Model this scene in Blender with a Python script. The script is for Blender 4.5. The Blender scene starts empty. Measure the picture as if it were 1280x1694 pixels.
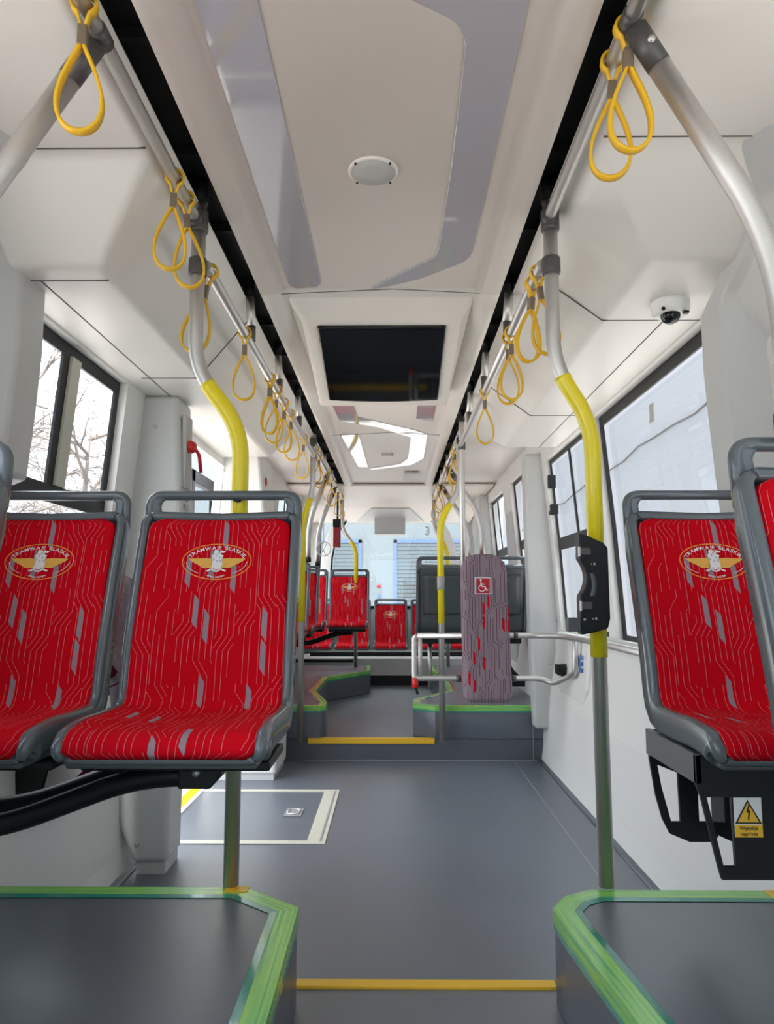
import bpy, math, random
from mathutils import Vector, Matrix
random.seed(7)
SC = bpy.context.scene
COL = SC.collection
# ------------------------------------------------------------------ camera
H = 1.12
cam_d = bpy.data.cameras.new('camera'); cam = bpy.data.objects.new('camera', cam_d); COL.objects.link(cam)
cam_d.sensor_fit = 'HORIZONTAL'; cam_d.sensor_width = 36.0; cam_d.lens = 36.0 * 1220 / 1280
cam_d.clip_start = 0.02
cam.location = (0, 0, H)
cam.rotation_euler = (math.radians(90) + math.atan(138 / 1220), 0, 10 / 1220 * 0.9937)
SC.camera = cam
# ------------------------------------------------------------------ world, exposure
W = bpy.data.worlds.new('sky'); SC.world = W; W.use_nodes = True
nt = W.node_tree; bg = nt.nodes['Background']
tc = nt.nodes.new('ShaderNodeTexCoord'); sp = nt.nodes.new('ShaderNodeSeparateXYZ'); rp = nt.nodes.new('ShaderNodeValToRGB')
nt.links.new(tc.outputs['Generated'], sp.inputs[0]); nt.links.new(sp.outputs['Z'], rp.inputs[0]); nt.links.new(rp.outputs[0], bg.inputs[0])
rp.color_ramp.elements[0].position = 0.0; rp.color_ramp.elements[0].color = (0.235, 0.27, 0.325, 1)
rp.color_ramp.elements[1].position = 0.62; rp.color_ramp.elements[1].color = (0.88, 0.93, 1.0, 1)
bg.inputs[1].default_value = 4.0
sun_d = bpy.data.lights.new('sun', 'SUN'); sun = bpy.data.objects.new('sun', sun_d); COL.objects.link(sun)
sun_d.energy = 6.0; sun_d.angle = math.radians(6); sun_d.color = (1.0, 0.98, 0.95)
sun.rotation_euler = (math.radians(36), 0, math.radians(-4)); sun.location = (0, -20, 20)
SC.view_settings.view_transform = 'Standard'; SC.view_settings.look = 'None'
SC.view_settings.gamma = 1.0; SC.view_settings.use_curve_mapping = False
SC.view_settings.exposure = 0.54
SC.cycles.use_denoising = True
SC.cycles.max_bounces = 12; SC.cycles.diffuse_bounces = 7; SC.cycles.glossy_bounces = 5
SC.cycles.transparent_max_bounces = 24
SC.cycles.sample_clamp_indirect = 6.0

# ------------------------------------------------------------------ materials
def mat(name, col, rough=0.5, metal=0.0, coat=0.0, spec=0.5, bump=0.0, bscale=200.0, var=0.0, vscale=4.0, emis=0.0):
    m = bpy.data.materials.new(name); m.use_nodes = True
    n = m.node_tree; b = n.nodes['Principled BSDF']
    b.inputs['Base Color'].default_value = (*col, 1); b.inputs['Roughness'].default_value = rough
    b.inputs['Metallic'].default_value = metal; b.inputs['Coat Weight'].default_value = coat
    b.inputs['Specular IOR Level'].default_value = spec
    if var > 0:
        t = n.nodes.new('ShaderNodeTexCoord'); z = n.nodes.new('ShaderNodeTexNoise'); z.inputs['Scale'].default_value = vscale
        z.inputs['Detail'].default_value = 8; z.inputs['Roughness'].default_value = 0.65
        mx = n.nodes.new('ShaderNodeMix'); mx.data_type = 'RGBA'
        mx.inputs[6].default_value = tuple(c * (1 - var) for c in col) + (1,)
        mx.inputs[7].default_value = tuple(min(1, c * (1 + var)) for c in col) + (1,)
        n.links.new(t.outputs['Object'], z.inputs['Vector']); n.links.new(z.outputs['Fac'], mx.inputs[0])
        n.links.new(mx.outputs[2], b.inputs['Base Color'])
        mr = n.nodes.new('ShaderNodeMapRange'); mr.inputs[3].default_value = max(0, rough - 0.1); mr.inputs[4].default_value = min(1, rough + 0.12)
        n.links.new(z.outputs['Fac'], mr.inputs[0]); n.links.new(mr.outputs[0], b.inputs['Roughness'])
    if bump > 0:
        t = n.nodes.new('ShaderNodeTexCoord'); z = n.nodes.new('ShaderNodeTexNoise'); z.inputs['Scale'].default_value = bscale
        bp = n.nodes.new('ShaderNodeBump'); bp.inputs['Strength'].default_value = bump; bp.inputs['Distance'].default_value = 0.002
        n.links.new(t.outputs['Object'], z.inputs['Vector']); n.links.new(z.outputs['Fac'], bp.inputs['Height'])
        n.links.new(bp.outputs[0], b.inputs['Normal'])
    if emis > 0:
        b.inputs['Emission Color'].default_value = (*col, 1); b.inputs['Emission Strength'].default_value = emis
    return m

def math_node(n, op, a, b=None, c=None):
    q = n.nodes.new('ShaderNodeMath'); q.operation = op
    for i, v in enumerate((a, b, c)):
        if v is None: continue
        if isinstance(v, (int, float)): q.inputs[i].default_value = v
        else: n.links.new(v, q.inputs[i])
    return q.outputs[0]

def fabric(name, base, dark, line, patch, dens=0.0145, thresh=0.93, lw=0.075):
    """woven moquette: thin vertical lines that jog diagonally like circuit tracks, and slanted patches"""
    m = bpy.data.materials.new(name); m.use_nodes = True
    n = m.node_tree; b = n.nodes['Principled BSDF']
    uv = n.nodes.new('ShaderNodeUVMap'); s = n.nodes.new('ShaderNodeSeparateXYZ'); n.links.new(uv.outputs[0], s.inputs[0])
    u, v = s.outputs['X'], s.outputs['Y']
    M = lambda op, a, b_=None, c=None: math_node(n, op, a, b_, c)
    colid = M('FLOOR', M('DIVIDE', u, 0.051))
    w = n.nodes.new('ShaderNodeTexWhiteNoise'); w.noise_dimensions = '1D'; n.links.new(colid, w.inputs['W'])
    vv = M('ADD', v, M('MULTIPLY', w.outputs['Value'], 0.9))
    pp = M('PINGPONG', vv, 0.21)
    off = M('SUBTRACT', M('MINIMUM', M('MAXIMUM', pp, 0.08), 0.118), 0.08)
    sg = M('SUBTRACT', M('MULTIPLY', M('GREATER_THAN', w.outputs['Value'], 0.5), 2.0), 1.0)
    u1 = M('ADD', u, M('MULTIPLY', M('MULTIPLY', off, 0.62), sg))
    f = M('FRACT', M('DIVIDE', u1, dens))
    isl = M('LESS_THAN', M('ABSOLUTE', M('SUBTRACT', f, 0.5)), lw * 0.5)
    # gaps: some line segments are missing
    lid = M('FLOOR', M('DIVIDE', u1, dens))
    w3 = n.nodes.new('ShaderNodeTexWhiteNoise'); w3.noise_dimensions = '2D'
    cb = n.nodes.new('ShaderNodeCombineXYZ'); n.links.new(lid, cb.inputs[0]); n.links.new(M('FLOOR', M('DIVIDE', vv, 0.06)), cb.inputs[1])
    n.links.new(cb.outputs[0], w3.inputs['Vector'])
    isl = M('MULTIPLY', isl, M('GREATER_THAN', w3.outputs['Value'], 0.18))
    # slanted patches
    pc = M('FLOOR', M('DIVIDE', u, 0.03)); pf = M('FRACT', M('DIVIDE', u, 0.03))
    w2 = n.nodes.new('ShaderNodeTexWhiteNoise'); w2.noise_dimensions = '1D'; n.links.new(pc, w2.inputs['W'])
    pv = M('ADD', M('ADD', v, M('MULTIPLY', u, 1.3)), M('MULTIPLY', w2.outputs['Value'], 0.31))
    pr = M('FLOOR', M('DIVIDE', pv, 0.082)); pfv = M('FRACT', M('DIVIDE', pv, 0.082))
    c2 = n.nodes.new('ShaderNodeCombineXYZ'); n.links.new(pc, c2.inputs[0]); n.links.new(pr, c2.inputs[1])
    w4 = n.nodes.new('ShaderNodeTexWhiteNoise'); w4.noise_dimensions = '2D'; n.links.new(c2.outputs[0], w4.inputs['Vector'])
    on = M('GREATER_THAN', w4.outputs['Value'], thresh)
    ins = M('MULTIPLY', M('LESS_THAN', pf, 0.46), M('LESS_THAN', pfv, 0.9))
    isp = M('MULTIPLY', on, ins)
    nz = n.nodes.new('ShaderNodeTexNoise'); nz.inputs['Scale'].default_value = 900; n.links.new(uv.outputs[0], nz.inputs['Vector'])
    def mix(fac, a, bb):
        q = n.nodes.new('ShaderNodeMix'); q.data_type = 'RGBA'; n.links.new(fac, q.inputs[0])
        for i, v_ in ((6, a), (7, bb)):
            if isinstance(v_, tuple): q.inputs[i].default_value = (*v_, 1)
            else: n.links.new(v_, q.inputs[i])
        return q.outputs[2]
    c = mix(nz.outputs['Fac'], base, dark); c = mix(isl, c, line); c = mix(isp, c, patch)
    n.links.new(c, b.inputs['Base Color']); b.inputs['Roughness'].default_value = 0.85
    b.inputs['Specular IOR Level'].default_value = 0.12
    bp = n.nodes.new('ShaderNodeBump'); bp.inputs['Strength'].default_value = 0.25; bp.inputs['Distance'].default_value = 0.001
    n.links.new(nz.outputs['Fac'], bp.inputs['Height']); n.links.new(bp.outputs[0], b.inputs['Normal'])
    return m

def glass(name, tint, gloss=0.07):
    m = bpy.data.materials.new(name); m.use_nodes = True; n = m.node_tree
    n.nodes.remove(n.nodes['Principled BSDF']); out = n.nodes['Material Output']
    t = n.nodes.new('ShaderNodeBsdfTransparent'); t.inputs[0].default_value = (*tint, 1)
    g = n.nodes.new('ShaderNodeBsdfGlossy'); g.inputs['Roughness'].default_value = 0.02
    x = n.nodes.new('ShaderNodeMixShader'); x.inputs[0].default_value = gloss
    n.links.new(t.outputs[0], x.inputs[1]); n.links.new(g.outputs[0], x.inputs[2]); n.links.new(x.outputs[0], out.inputs[0])
    return m

M = {}
M['ceil'] = mat('cream_plastic', (0.76, 0.71, 0.655), 0.38, bump=0.05, bscale=300)
M['ceil_side'] = mat('pale_grey_plastic', (0.77, 0.755, 0.71), 0.36, bump=0.05, bscale=300)
M['wall'] = mat('white_panel', (0.80, 0.80, 0.77), 0.42)
M['pillar'] = mat('light_grey_panel', (0.56, 0.57, 0.56), 0.45, bump=0.05, bscale=400)
M['floor'] = mat('grey_vinyl', (0.118, 0.134, 0.162), 0.36, var=0.16, vscale=3.0, spec=0.9)
M['riser'] = mat('grey_vinyl_plain', (0.085, 0.095, 0.115), 0.45, var=0.06, vscale=6)
M['podium'] = mat('grey_vinyl_platform', (0.088, 0.10, 0.124), 0.33, var=0.08, vscale=5, spec=0.85)
M['frame'] = mat('grey_seat_shell', (0.105, 0.125, 0.14), 0.22, coat=0.3)
M['shell_back'] = mat('dark_grey_shell', (0.075, 0.088, 0.092), 0.4)
M['steel'] = mat('brushed_steel', (0.64, 0.625, 0.605), 0.47, metal=1.0)
M['steel_joint'] = mat('grey_joint', (0.085, 0.08, 0.078), 0.38, metal=0.2)
M['yellow'] = mat('yellow_paint', (0.86, 0.70, 0.01), 0.3, coat=0.2)
M['strap'] = mat('amber_strap', (0.84, 0.49, 0.015), 0.42)
M['clip'] = mat('strap_clip', (0.20, 0.15, 0.10), 0.35)
M['black'] = mat('black_rubber', (0.009, 0.010, 0.012), 0.42, spec=0.3)
M['blackgloss'] = mat('black_gloss', (0.006, 0.007, 0.008), 0.06)
M['screen'] = mat('screen_glass', (0.004, 0.005, 0.006), 0.05, spec=0.35)
M['slot'] = mat('dark_slot', (0.006, 0.006, 0.007), 0.6)
M['strip'] = mat('glossy_grey_strip', (0.40, 0.38, 0.41), 0.05, coat=0.6)
M['nosing'] = mat('yellow_nosing', (0.80, 0.47, 0.02), 0.45)
M['cream'] = mat('cream_trim', (0.56, 0.55, 0.46), 0.5)
M['seam'] = mat('seam_bead', (0.28, 0.29, 0.31), 0.4)
M['gap'] = mat('panel_gap', (0.10, 0.095, 0.09), 0.6)
M['ventm'] = mat('vent_grey', (0.46, 0.46, 0.44), 0.6, bump=0.4, bscale=700)
M['white'] = mat('white_gloss', (0.82, 0.82, 0.80), 0.3)
M['red'] = mat('signal_red', (0.55, 0.015, 0.015), 0.3)
M['blue'] = mat('sticker_blue', (0.02, 0.17, 0.62), 0.5)
M['amber'] = mat('sign_amber', (0.88, 0.50, 0.03), 0.5)
M['ink'] = mat('ink_black', (0.01, 0.01, 0.01), 0.6)
M['emb_orange'] = mat('thread_orange', (0.85, 0.28, 0.03), 0.7)
M['emb_gold'] = mat('thread_gold', (0.82, 0.44, 0.08), 0.7, var=0.3, vscale=180)
M['emb_white'] = mat('thread_white', (0.80, 0.78, 0.78), 0.7)
M['emb_grey'] = mat('thread_grey', (0.50, 0.48, 0.50), 0.7)
M['emb_red'] = mat('thread_red', (0.45, 0.01, 0.02), 0.8)
M['fab_red'] = fabric('red_moquette', (0.62, 0.0, 0.010), (0.50, 0.0, 0.006), (0.60, 0.19, 0.21), (0.30, 0.23, 0.27))
M['fab_grey'] = fabric('grey_moquette', (0.27, 0.215, 0.245), (0.20, 0.155, 0.18), (0.10, 0.008, 0.025), (0.50, 0.0, 0.012), dens=0.0165, thresh=0.945, lw=0.19)
M['glass'] = glass('window_glass', (0.86, 0.90, 0.90))
M['paving'] = mat('pink_paving', (0.60, 0.54, 0.50), 0.9, var=0.3, vscale=3)
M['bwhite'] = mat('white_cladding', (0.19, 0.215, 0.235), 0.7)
M['bblue'] = mat('blue_frame', (0.11, 0.17, 0.32), 0.6)
M['shutter'] = mat('shutter_grey', (0.12, 0.145, 0.165), 0.6)
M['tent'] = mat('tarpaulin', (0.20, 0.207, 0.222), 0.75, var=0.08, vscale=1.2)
M['bark'] = mat('bark', (0.20, 0.17, 0.15), 0.9)
M['red_dark'] = mat('red_box', (0.35, 0.02, 0.03), 0.4)
def tape_mat():
    m = mat('green_tape', (0.20, 0.52, 0.14), 0.25, coat=0.3); n = m.node_tree; b = n.nodes['Principled BSDF']
    uv = n.nodes.new('ShaderNodeUVMap'); mp = n.nodes.new('ShaderNodeMapping'); mp.inputs['Scale'].default_value = (2.5, 160, 1)
    z = n.nodes.new('ShaderNodeTexNoise'); z.inputs['Scale'].default_value = 1.0; z.inputs['Detail'].default_value = 3
    r = n.nodes.new('ShaderNodeValToRGB'); e = r.color_ramp.elements
    e[0].position = 0.28; e[0].color = (0.05, 0.32, 0.15, 1); e[1].position = 0.66; e[1].color = (0.30, 0.62, 0.10, 1)
    q = e.new(0.42); q.color = (0.17, 0.50, 0.11, 1)
    n.links.new(uv.outputs[0], mp.inputs[0]); n.links.new(mp.outputs[0], z.inputs['Vector']); n.links.new(z.outputs['Fac'], r.inputs[0])
    n.links.new(r.outputs[0], b.inputs['Base Color'])
    bp = n.nodes.new('ShaderNodeBump'); bp.inputs['Strength'].default_value = 0.5; bp.inputs['Distance'].default_value = 0.002
    n.links.new(z.outputs['Fac'], bp.inputs['Height']); n.links.new(bp.outputs[0], b.inputs['Normal'])
    return m
M['tape'] = tape_mat()
M['tape_teal'] = mat('teal_tape_edge', (0.03, 0.24, 0.17), 0.2, coat=0.4)

# ------------------------------------------------------------------ mesh building
ORG = {}
def V(*a): return Vector(a)
class MB:
    def __init__(s): s.v = []; s.f = []; s.m = []; s.uv = {}; s.sm = []
    def add(s, verts, faces, mi=0, smooth=True, uvs=None):
        o = len(s.v); s.v += [Vector(p) for p in verts]
        for f in faces:
            s.f.append(tuple(i + o for i in f)); s.m.append(mi); s.sm.append(smooth)
        if uvs:
            for i, q in enumerate(uvs): s.uv[o + i] = q
        return s
    def box(s, a, b, mi=0):
        x0, y0, z0 = (min(a[i], b[i]) for i in range(3)); x1, y1, z1 = (max(a[i], b[i]) for i in range(3))
        vs = [(x0,y0,z0),(x1,y0,z0),(x1,y1,z0),(x0,y1,z0),(x0,y0,z1),(x1,y0,z1),(x1,y1,z1),(x0,y1,z1)]
        return s.add(vs, [(0,3,2,1),(4,5,6,7),(0,1,5,4),(1,2,6,5),(2,3,7,6),(3,0,4,7)], mi, False)
    def hexa(s, b, t, mi=0):
        n = len(b)
        fs = [tuple(reversed(range(n))), tuple(range(n, 2 * n))] + [(i, (i + 1) % n, n + (i + 1) % n, n + i) for i in range(n)]
        return s.add(list(b) + list(t), fs, mi, False)
    def tube(s, path, r, n=14, mi=0, cap=True, fillet=0.0):
        P = fil(path, fillet) if fillet else [Vector(p) for p in path]
        rs = r if isinstance(r, (list, tuple)) else [r] * len(P)
        fr = frames(P); vs = []
        for p, (a, b), q in zip(P, fr, rs):
            for k in range(n):
                t = 2 * math.pi * k / n; vs.append(p + (a * math.cos(t) + b * math.sin(t)) * q)
        fs = [(i*n+k, i*n+(k+1)%n, (i+1)*n+(k+1)%n, (i+1)*n+k) for i in range(len(P)-1) for k in range(n)]
        s.add(vs, fs, mi, True)
        if cap:
            o = len(s.v) - len(vs)
            s.f += [tuple(o + k for k in reversed(range(n))), tuple(o + (len(P)-1)*n + k for k in range(n))]
            s.m += [mi, mi]; s.sm += [False, False]
        return s
    def band(s, path, width_dir, w, t, mi=0, closed=False):
        """flat strap swept along path; width_dir constant"""
        P = [Vector(p) for p in path]; wd = Vector(width_dir).normalized(); vs = []; n = len(P)
        for i, p in enumerate(P):
            a = P[(i+1) % n] if (closed or i < n-1) else p; b = P[i-1] if (closed or i > 0) else p
            tg = (a - b).normalized(); nn = tg.cross(wd).normalized()
            for sx, sy in ((-1,-1),(1,-1),(1,1),(-1,1)): vs.append(p + wd * (w/2*sx) + nn * (t/2*sy))
        R = n if closed else n - 1
        fs = [(i*4+k, i*4+(k+1)%4, ((i+1)%n)*4+(k+1)%4, ((i+1)%n)*4+k) for i in range(R) for k in range(4)]
        if not closed: fs += [(3,2,1,0), tuple((n-1)*4+k for k in range(4))]
        return s.add(vs, fs, mi, True)
    def grid(s, fn, nu, nv, mi=0, smooth=True, uvfn=None, skip=None, flip=False):
        vs = [fn(i / nu, j / nv) for j in range(nv + 1) for i in range(nu + 1)]
        uvs = [uvfn(i / nu, j / nv) for j in range(nv + 1) for i in range(nu + 1)] if uvfn else None
        fs = []
        for j in range(nv):
            for i in range(nu):
                q = (j*(nu+1)+i, j*(nu+1)+i+1, (j+1)*(nu+1)+i+1, (j+1)*(nu+1)+i)
                fs.append(tuple(reversed(q)) if flip else q)
        return s.add(vs, fs, mi, smooth, uvs)
    def lathe(s, prof, c, n=24, mi=0, axis='Z'):
        vs = []
        for r, h in prof:
            for k in range(n):
                t = 2*math.pi*k/n; a, b = r*math.cos(t), r*math.sin(t)
                q = {'Z': (a, b, h), 'Y': (a, h, b), 'X': (h, a, b)}[axis]
                vs.append(Vector(c) + Vector(q))
        m = len(prof)
        fs = [(i*n+k, i*n+(k+1)%n, (i+1)*n+(k+1)%n, (i+1)*n+k) for i in range(m-1) for k in range(n)]
        fs += [tuple(range(n)), tuple((m-1)*n+k for k in range(n))]
        return s.add(vs, fs, mi, True)
    def prism(s, pts, axis, a, b, mi=0):
        """2D polygon extruded along axis from a to b"""
        def P(p, h):
            return {'X': (h, p[0], p[1]), 'Y': (p[0], h, p[1]), 'Z': (p[0], p[1], h)}[axis]
        return s.hexa([P(p, a) for p in pts], [P(p, b) for p in pts], mi)
    def loft(s, rows, mi=0, smooth=False):
        n = len(rows[0]); vs = [p for r in rows for p in r]
        fs = [(i*n+k, i*n+(k+1)%n, (i+1)*n+(k+1)%n, (i+1)*n+k) for i in range(len(rows)-1) for k in range(n)]
        fs += [tuple(reversed(range(n))), tuple((len(rows)-1)*n+k for k in range(n))]
        return s.add(vs, fs, mi, smooth)
    def build(s, name, mats, parent=None, bevel=0, seg=2, solid=0, soff=-1, angle=35, origin=None, recalc=False):
        me = bpy.data.meshes.new(name)
        if parent is not None: org = ORG[parent.name]
        elif origin is not None: org = Vector(origin)
        else:
            mn = [min(p[i] for p in s.v) for i in range(3)]; mxx = [max(p[i] for p in s.v) for i in range(3)]
            org = V((mn[0]+mxx[0])/2, (mn[1]+mxx[1])/2, mn[2])
        me.from_pydata([p - org for p in s.v], [], s.f)
        if not isinstance(mats, (list, tuple)): mats = [mats]
        for q in mats: me.materials.append(M[q] if isinstance(q, str) else q)
        for p, i, sm in zip(me.polygons, s.m, s.sm): p.material_index = i; p.use_smooth = sm
        if s.uv:
            l = me.uv_layers.new(name='UVMap')
            for lp in me.loops: l.data[lp.index].uv = s.uv.get(lp.vertex_index, (0, 0))
        me.validate(); me.update()
        if recalc:
            import bmesh
            b = bmesh.new(); b.from_mesh(me); bmesh.ops.recalc_face_normals(b, faces=b.faces); b.to_mesh(me); b.free()
        o = bpy.data.objects.new(name, me); COL.objects.link(o)
        ORG[o.name] = org
        if parent is not None: o.parent = parent
        else: o.location = org
        if solid:
            q = o.modifiers.new('Solidify', 'SOLIDIFY'); q.thickness = solid; q.offset = soff
        if bevel:
            q = o.modifiers.new('Bevel', 'BEVEL'); q.width = bevel; q.segments = seg; q.limit_method = 'ANGLE'; q.angle_limit = math.radians(30)
            q.harden_normals = False
            for p in me.polygons: p.use_smooth = True
            try: me.set_sharp_from_angle(angle=math.radians(40))
            except Exception: pass
        return o

def frames(P):
    out = []; prev = None
    for i, p in enumerate(P):
        a = P[min(i+1, len(P)-1)] - P[max(i-1, 0)]; t = a.normalized()
        if prev is None:
            u = t.cross(V(0,0,1)) if abs(t.z) < 0.95 else t.cross(V(0,1,0))
            u.normalize()
        else:
            u = prev - t * prev.dot(t)
            if u.length < 1e-6: u = t.orthogonal()
            u.normalize()
        prev = u; out.append((u, t.cross(u).normalized()))
    return out
def fil(path, r, k=6):
    P = [Vector(p) for p in path]; out = [P[0]]
    for i in range(1, len(P)-1):
        a, b, c = P[i-1], P[i], P[i+1]; d1 = (a-b); d2 = (c-b)
        q = min(r, d1.length*0.49, d2.length*0.49); s, e = b + d1.normalized()*q, b + d2.normalized()*q
        for j in range(k+1):
            t = j/k; out.append(s*(1-t)**2 + b*2*t*(1-t) + e*t*t)
    out.append(P[-1]); return out

def tag(o, label, cat, group=None, kind=None):
    o['label'] = label; o['category'] = cat
    if group: o['group'] = group
    if kind: o['kind'] = kind
    return o
def struct(o): o['kind'] = 'structure'; return o
def thing(name, loc, label, cat, group=None):
    o = bpy.data.objects.new(name, None); COL.objects.link(o); o.location = loc; o.empty_display_size = 0.1
    ORG[o.name] = Vector(loc); tag(o, label, cat, group); return o
def copy_tree(o, parent=None):
    c = o.copy(); COL.objects.link(c)
    if parent is not None: c.parent = parent
    for ch in list(o.children): copy_tree(ch, c)
    return c
def text_geo(body, size, bold=0.0, align='CENTER'):
    cu = bpy.data.curves.new('t', 'FONT'); cu.body = body; cu.size = size; cu.align_x = align; cu.align_y = 'CENTER'; cu.offset = bold
    cu.resolution_u = 3
    ob = bpy.data.objects.new('t', cu); COL.objects.link(ob)
    dg = bpy.context.evaluated_depsgraph_get(); me = bpy.data.meshes.new_from_object(ob.evaluated_get(dg))
    vs = [v.co.copy() for v in me.vertices]; fs = [tuple(p.vertices) for p in me.polygons]
    bpy.data.objects.remove(ob); bpy.data.curves.remove(cu); bpy.data.meshes.remove(me)
    return vs, fs

# ================================================================== THE TRAM BODY
def prof_x(prof, z):
    for (x0, z0), (x1, z1) in zip(prof, prof[1:]):
        if z <= z1 or (x1, z1) == prof[-1]:
            t = (z - z0) / (z1 - z0) if z1 > z0 else 0
            return x0 + (x1 - x0) * t
    return prof[-1][0]
PR = [(1.055, -0.05), (1.075, 0.09), (1.10, 0.45), (1.165, 0.86), (1.165, 0.92), (1.13, 1.46), (1.08, 2.04), (1.06, 2.3)]
PL = [(-1.13, -0.05), (-1.155, 0.09), (-1.17, 0.45), (-1.20, 0.86), (-1.20, 0.92), (-1.165, 1.46), (-1.12, 1.98), (-1.10, 2.3)]
def ribbon(prof, ys, zs, holes, off=0.0):
    mb = MB(); ys = sorted(set(ys)); zs = sorted(set(zs)); idx = {}
    for j, z in enumerate(zs):
        for i, y in enumerate(ys):
            idx[i, j] = len(mb.v); mb.v.append(V(prof_x(prof, z) + off, y, z))
    for i in range(len(ys)-1):
        for j in range(len(zs)-1):
            cy, cz = (ys[i]+ys[i+1])/2, (zs[j]+zs[j+1])/2
            if any(a < cy < b and c < cz < d for a, b, c, d in holes): continue
            mb.f.append((idx[i,j], idx[i+1,j], idx[i+1,j+1], idx[i,j+1])); mb.m.append(0); mb.sm.append(False)
    used = sorted({i for f in mb.f for i in f}); mp = {o: k for k, o in enumerate(used)}
    mb.v = [mb.v[i] for i in used]; mb.f = [tuple(mp[i] for i in f) for f in mb.f]
    return mb
Y0, Y1 = -1.7, 9.7
# openings (y0, y1, z0, z1)
OR_ = [(-1.3, 1.45, 0.90, 2.02), (2.10, 3.74, 0.90, 2.03), (3.86, 4.96, 0.90, 2.03), (5.40, 6.42, 0.95, 2.1), (6.85, 7.85, 0.95, 2.1), (8.55, 9.5, 0.95, 2.1)]
OL_ = [(-1.3, 1.45, 0.90, 1.97), (2.00, 2.90, 0.90, 1.975), (3.32, 4.62, 0.0, 1.94), (5.40, 6.42, 0.95, 2.1), (6.85, 7.85, 0.95, 2.1), (8.55, 9.5, 0.95, 2.1)]
def wall(name, prof, holes, sgn):
    ys = [Y0, Y1] + [a for h in holes for a in h[:2]]; zs = [p[1] for p in prof] + [0.0] + [a for h in holes for a in h[2:]]
    o = ribbon(prof, ys, zs, holes).build(name, 'wall', solid=0.05, soff=(-1 if sgn > 0 else 1)); return struct(o)
wall('wall_right', PR, OR_, 1); wall('wall_left', PL, OL_, -1)
wn = [0]
def window(prof, op, sgn, panes, bar='black', extra=None):
    """black gasket frame round the opening, one child per pane"""
    wn[0] += 1; y0, y1, z0, z1 = op; e = 0.035
    ys = {y0-e, y1+e}; zs = {z0-e, z1+e} | {p[1] for p in prof if z0-e < p[1] < z1+e}
    for p in panes: ys |= {p[0], p[1]}; zs |= {p[2], p[3]}
    o = ribbon(prof, ys, zs, panes, off=-0.008*sgn).build('window_%d' % wn[0], bar, solid=0.010, soff=(-1 if sgn > 0 else 1)); struct(o)
    for p in panes:
        zz = [p[2], p[3]] + [q[1] for q in prof if p[2] < q[1] < p[3]]
        ribbon(prof, [p[0], p[1]], zz, [], off=0.012*sgn).build('pane', 'glass', o)
    return o
f = 0.028
def two(op, ym, zc): y0, y1, z0, z1 = op; return [(y0+f, ym-.013, zc+.04, z1-f), (ym+.013, y1-f, zc+.04, z1-f), (y0+f, y1-f, z0+f, zc-.04)]
window(PR, OR_[0], 1, [(OR_[0][0]+f, OR_[0][1]-f, 0.93, 2.0)])
wbig = window(PR, OR_[1], 1, [(2.13, 3.70, 0.925, 1.98)])
wslide = window(PR, OR_[2], 1, two(OR_[2], 4.42, 1.46))
for op in OR_[3:5]: window(PR, op, 1, two(op, (op[0]+op[1])/2+.1, 1.55))
window(PR, OR_[5], 1, [(OR_[5][0]+f, OR_[5][1]-f, 0.98, 2.07)])
window(PL, OL_[0], -1, [(OL_[0][0]+f, OL_[0][1]-f, 0.93, 1.94)])
wl = window(PL, OL_[1], -1, [(2.03, 2.40, 1.49, 1.93), (2.53, 2.86, 1.49, 1.925), (2.03, 2.87, 0.93, 1.43)])
ribbon(PL, [2.445, 2.515], [1.49, 1.935], [], off=0.022).build('mullion', 'cream', wl, solid=0.012, soff=0)
for op in OL_[3:5]: window(PL, op, -1, two(op, (op[0]+op[1])/2+.1, 1.55))
window(PL, OL_[5], -1, [(OL_[5][0]+f, OL_[5][1]-f, 0.98, 2.07)])
# latches on the sliding window, small sticker on the big one
mb = MB(); mb.box((1.05, 4.93, 1.84), (1.10, 5.02, 1.93)); mb.box((1.06, 4.92, 1.66), (1.11, 5.0, 1.73)); mb.build('latch', 'black', wslide, bevel=.006)
mb = MB(); mb.box((1.094, 3.03, 1.845), (1.090, 3.08, 1.925), 0); mb.build('sticker', 'ventm', wbig)

# floor: low middle floor, raised ends with yellow step nosings
NZ = 0.14
mb = MB(); mb.box((-1.14, 2.0, -0.04), (1.075, 5.22, 0.0)); struct(mb.build('floor', 'floor'))
mb = MB(); mb.box((-1.16, Y0, -0.04), (1.09, 2.0, NZ)); struct(mb.build('floor', 'floor'))
mb = MB(); mb.box((-1.17, 5.21, -0.04), (1.10, Y1, NZ)); struct(mb.build('floor', 'floor'))
mb = MB(); mb.box((-1.17, 5.20, 0.0), (1.10, 5.212, NZ-.002)); struct(mb.build('trim_1', 'riser'))
# step nosings
for n_, (x0, x1, y, s) in enumerate(((-0.247, 0.409, 2.0, 1), (-0.585, 0.284, 5.2, -1))):
    mb = MB(); mb.box((x0, y-(.032 if s > 0 else .004), NZ-.002), (x1, y+(.004 if s > 0 else .032), NZ+.007)); mb.box((x0, y-.001*s, NZ-.03), (x1, y+.008*s, NZ+.006))
    tag(mb.build('step_nosing', 'nosing', bevel=.002), ('yellow step edge strip across the aisle nearest the camera', 'yellow step edge strip on the far raised floor edge')[n_], 'step edging')
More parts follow.
